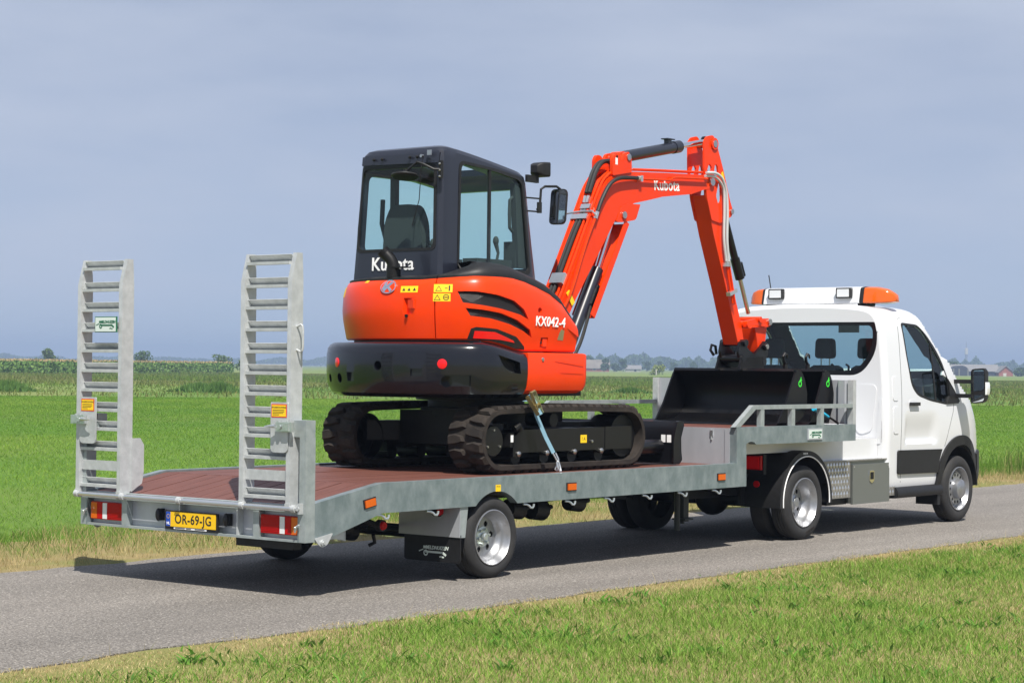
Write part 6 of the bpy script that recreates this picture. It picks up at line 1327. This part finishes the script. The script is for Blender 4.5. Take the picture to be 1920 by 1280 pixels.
# near verge
x, y, u = wedge(520000, 9.6, 24, rg); k = (y < -2.20+.06*np.sin(x*7)); x, y, u = x[k], y[k], u[k]
edge = np.clip((-2.22-y-.28*patch(x, y, 1.9, 44))/.45, 0, 1); g = patch(x, y, 2.2, 1)*.55+patch(x, y, .7, 2)*.45; dry = rg.uniform(0, 1, len(x)) < np.clip(1.0-.86*edge*(.46+.72*g), .08, .97)
pal_d = np.array([(.50, .40, .21), (.56, .47, .26), (.44, .35, .17), (.38, .34, .15)]); pal_g = np.array([(.16, .285, .045), (.215, .345, .065), (.12, .24, .035), (.28, .365, .095)])
col = np.where(dry[:, None], pal_d[rg.integers(0, 4, len(x))], pal_g[rg.integers(0, 4, len(x))])*rg.uniform(.8, 1.2, (len(x), 1))
h = np.where(dry, rg.uniform(.015, .05, len(x)), rg.uniform(.025, .075, len(x)))*(.62+.22*edge)*(.65+.5*g)
blades('verge_grass', 'short sunburnt grass of the verge in the foreground', x, y, h, rg.uniform(.0014, .0030, len(x)), col, 1.0, rg)
# broad weeds in the near verge
x0, y0, u0 = wedge(420, 9.8, 22, rg); k = y0 < -2.45; x0, y0 = x0[k], y0[k]; X_, Y_ = [], []
for a, b in zip(x0, y0):
    r = rg.uniform(.03, .14); q = rg.normal(size=(int(rg.uniform(10, 34)), 2))*r; X_.append(a+q[:, 0]); Y_.append(b+q[:, 1])
x = np.concatenate(X_); y = np.concatenate(Y_); col = np.array([(.085, .20, .03), (.12, .255, .042), (.10, .205, .045)])[rg.integers(0, 3, len(x))]*rg.uniform(.8, 1.25, (len(x), 1))
blades('verge_weeds', 'broad leaved green weeds scattered through the foreground verge', x, y, rg.uniform(.025, .07, len(x)), rg.uniform(.005, .012, len(x)), col, 1.5, rg)
n = 2600; x, y, u = wedge(n, 9.8, 24, rg); k = y < -2.3; x, y = x[k], y[k]; col = np.array([(.52, .43, .22), (.46, .38, .18), (.30, .33, .10)])[rg.integers(0, 3, len(x))]*rg.uniform(.8, 1.2, (len(x), 1))
blades('verge_stalks', 'thin dead stalks standing in the foreground verge', x, y, rg.uniform(.06, .15, len(x)), rg.uniform(.0009, .0016, len(x)), col, .7, rg)
# far verge: straw
x, y, u = wedge(330000, 14.5, 46, rg); k = (y > 1.70+.06*np.sin(x*6)) & (y < 4.6); x, y, u = x[k], y[k], u[k]
f = np.clip((y-2.2)/1.9, 0, 1); dry = rg.uniform(0, 1, len(x)) < np.clip(1.0-.22*(patch(x, y, 3.1, 33) > .72)-1.05*f*(.4+.8*patch(x, y, 1.6, 3)), .03, 1)
col = np.where(dry[:, None], np.array([(.42, .33, .16), (.48, .39, .21), (.37, .30, .14), (.30, .25, .11)])[rg.integers(0, 4, len(x))], np.array([(.11, .20, .03), (.15, .25, .045), (.085, .165, .025)])[rg.integers(0, 3, len(x))])*rg.uniform(.8, 1.2, (len(x), 1))
blades('verge_grass', 'dry straw coloured grass along the far side of the road', x, y, rg.uniform(.03, .10, len(x))*(.35+.9*np.clip((y-1.7)/.8, 0, 1))*(.6+.9*patch(x, y, 1.8, 4)), rg.uniform(.0018, .0036, len(x)), col, .8, rg, False)
# meadow
x, y, u = wedge(560000, 16, 95, rg, .04, 1.35); k = y > 3.5+.35*np.sin(x*.9)+.2*np.sin(x*2.3+1); x, y, u = x[k], y[k], u[k]
g = patch(x, y, .5, 5)*.5+patch(x, y, .12, 6)*.5; col = (np.array([(.115, .235, .028), (.15, .29, .042), (.125, .255, .034), (.195, .305, .060)])[rg.integers(0, 4, len(x))])*rg.uniform(.8, 1.2, (len(x), 1))*(.86+.36*g)[:, None]*np.stack([.9+.35*g, np.ones_like(g), .85+.3*g], 1)
blades('meadow_grass', 'bright green meadow grass behind the road', x, y, rg.uniform(.02, .055, len(x))*(.6+.8*g), rg.uniform(.0022, .0042, len(x))*np.clip(u/22, 1, 3.5), col, 1.2, rg, False)
# rough pasture tufts beyond
x, y, u = wedge(150000, 92, 330, rg, .03, .8); g = patch(x, y, .06, 7); g2 = patch(x*.777+y*.629, (y*.777-x*.629)*.25, .09, 8)
col = np.where((g2 > .5)[:, None], np.array([(.165, .195, .055), (.20, .205, .075), (.14, .185, .045)])[rg.integers(0, 3, len(x))], np.array([(.105, .175, .03), (.13, .195, .04), (.16, .20, .055)])[rg.integers(0, 3, len(x))])*rg.uniform(.75, 1.25, (len(x), 1))
blades('pasture_grass', 'rough olive and tan pasture grass in the middle distance', x, y, rg.uniform(.10, .30, len(x))*(.5+g), rg.uniform(.03, .06, len(x))*np.clip(u/150, .7, 2.2), col, .7, rg, False)
# tall grass beyond the truck's nose
n = 3600; xx = rg.uniform(11.5, 24, n); yy = 2.9+np.abs(rg.normal(0, .75, n)); keep = rg.uniform(0, 1, n) < patch(xx, yy, 2.5, 9)*1.2; xx, yy = xx[keep], yy[keep]
col = np.array([(.10, .20, .03), (.14, .24, .045), (.24, .25, .09), (.08, .17, .025)])[rg.integers(0, 4, len(xx))]*rg.uniform(.8, 1.2, (len(xx), 1))
blades('tall_grass', 'tall seeding grass at the roadside ahead of the truck', xx, yy, rg.uniform(.12, .48, len(xx)), rg.uniform(.003, .007, len(xx)), col, .35, rg)
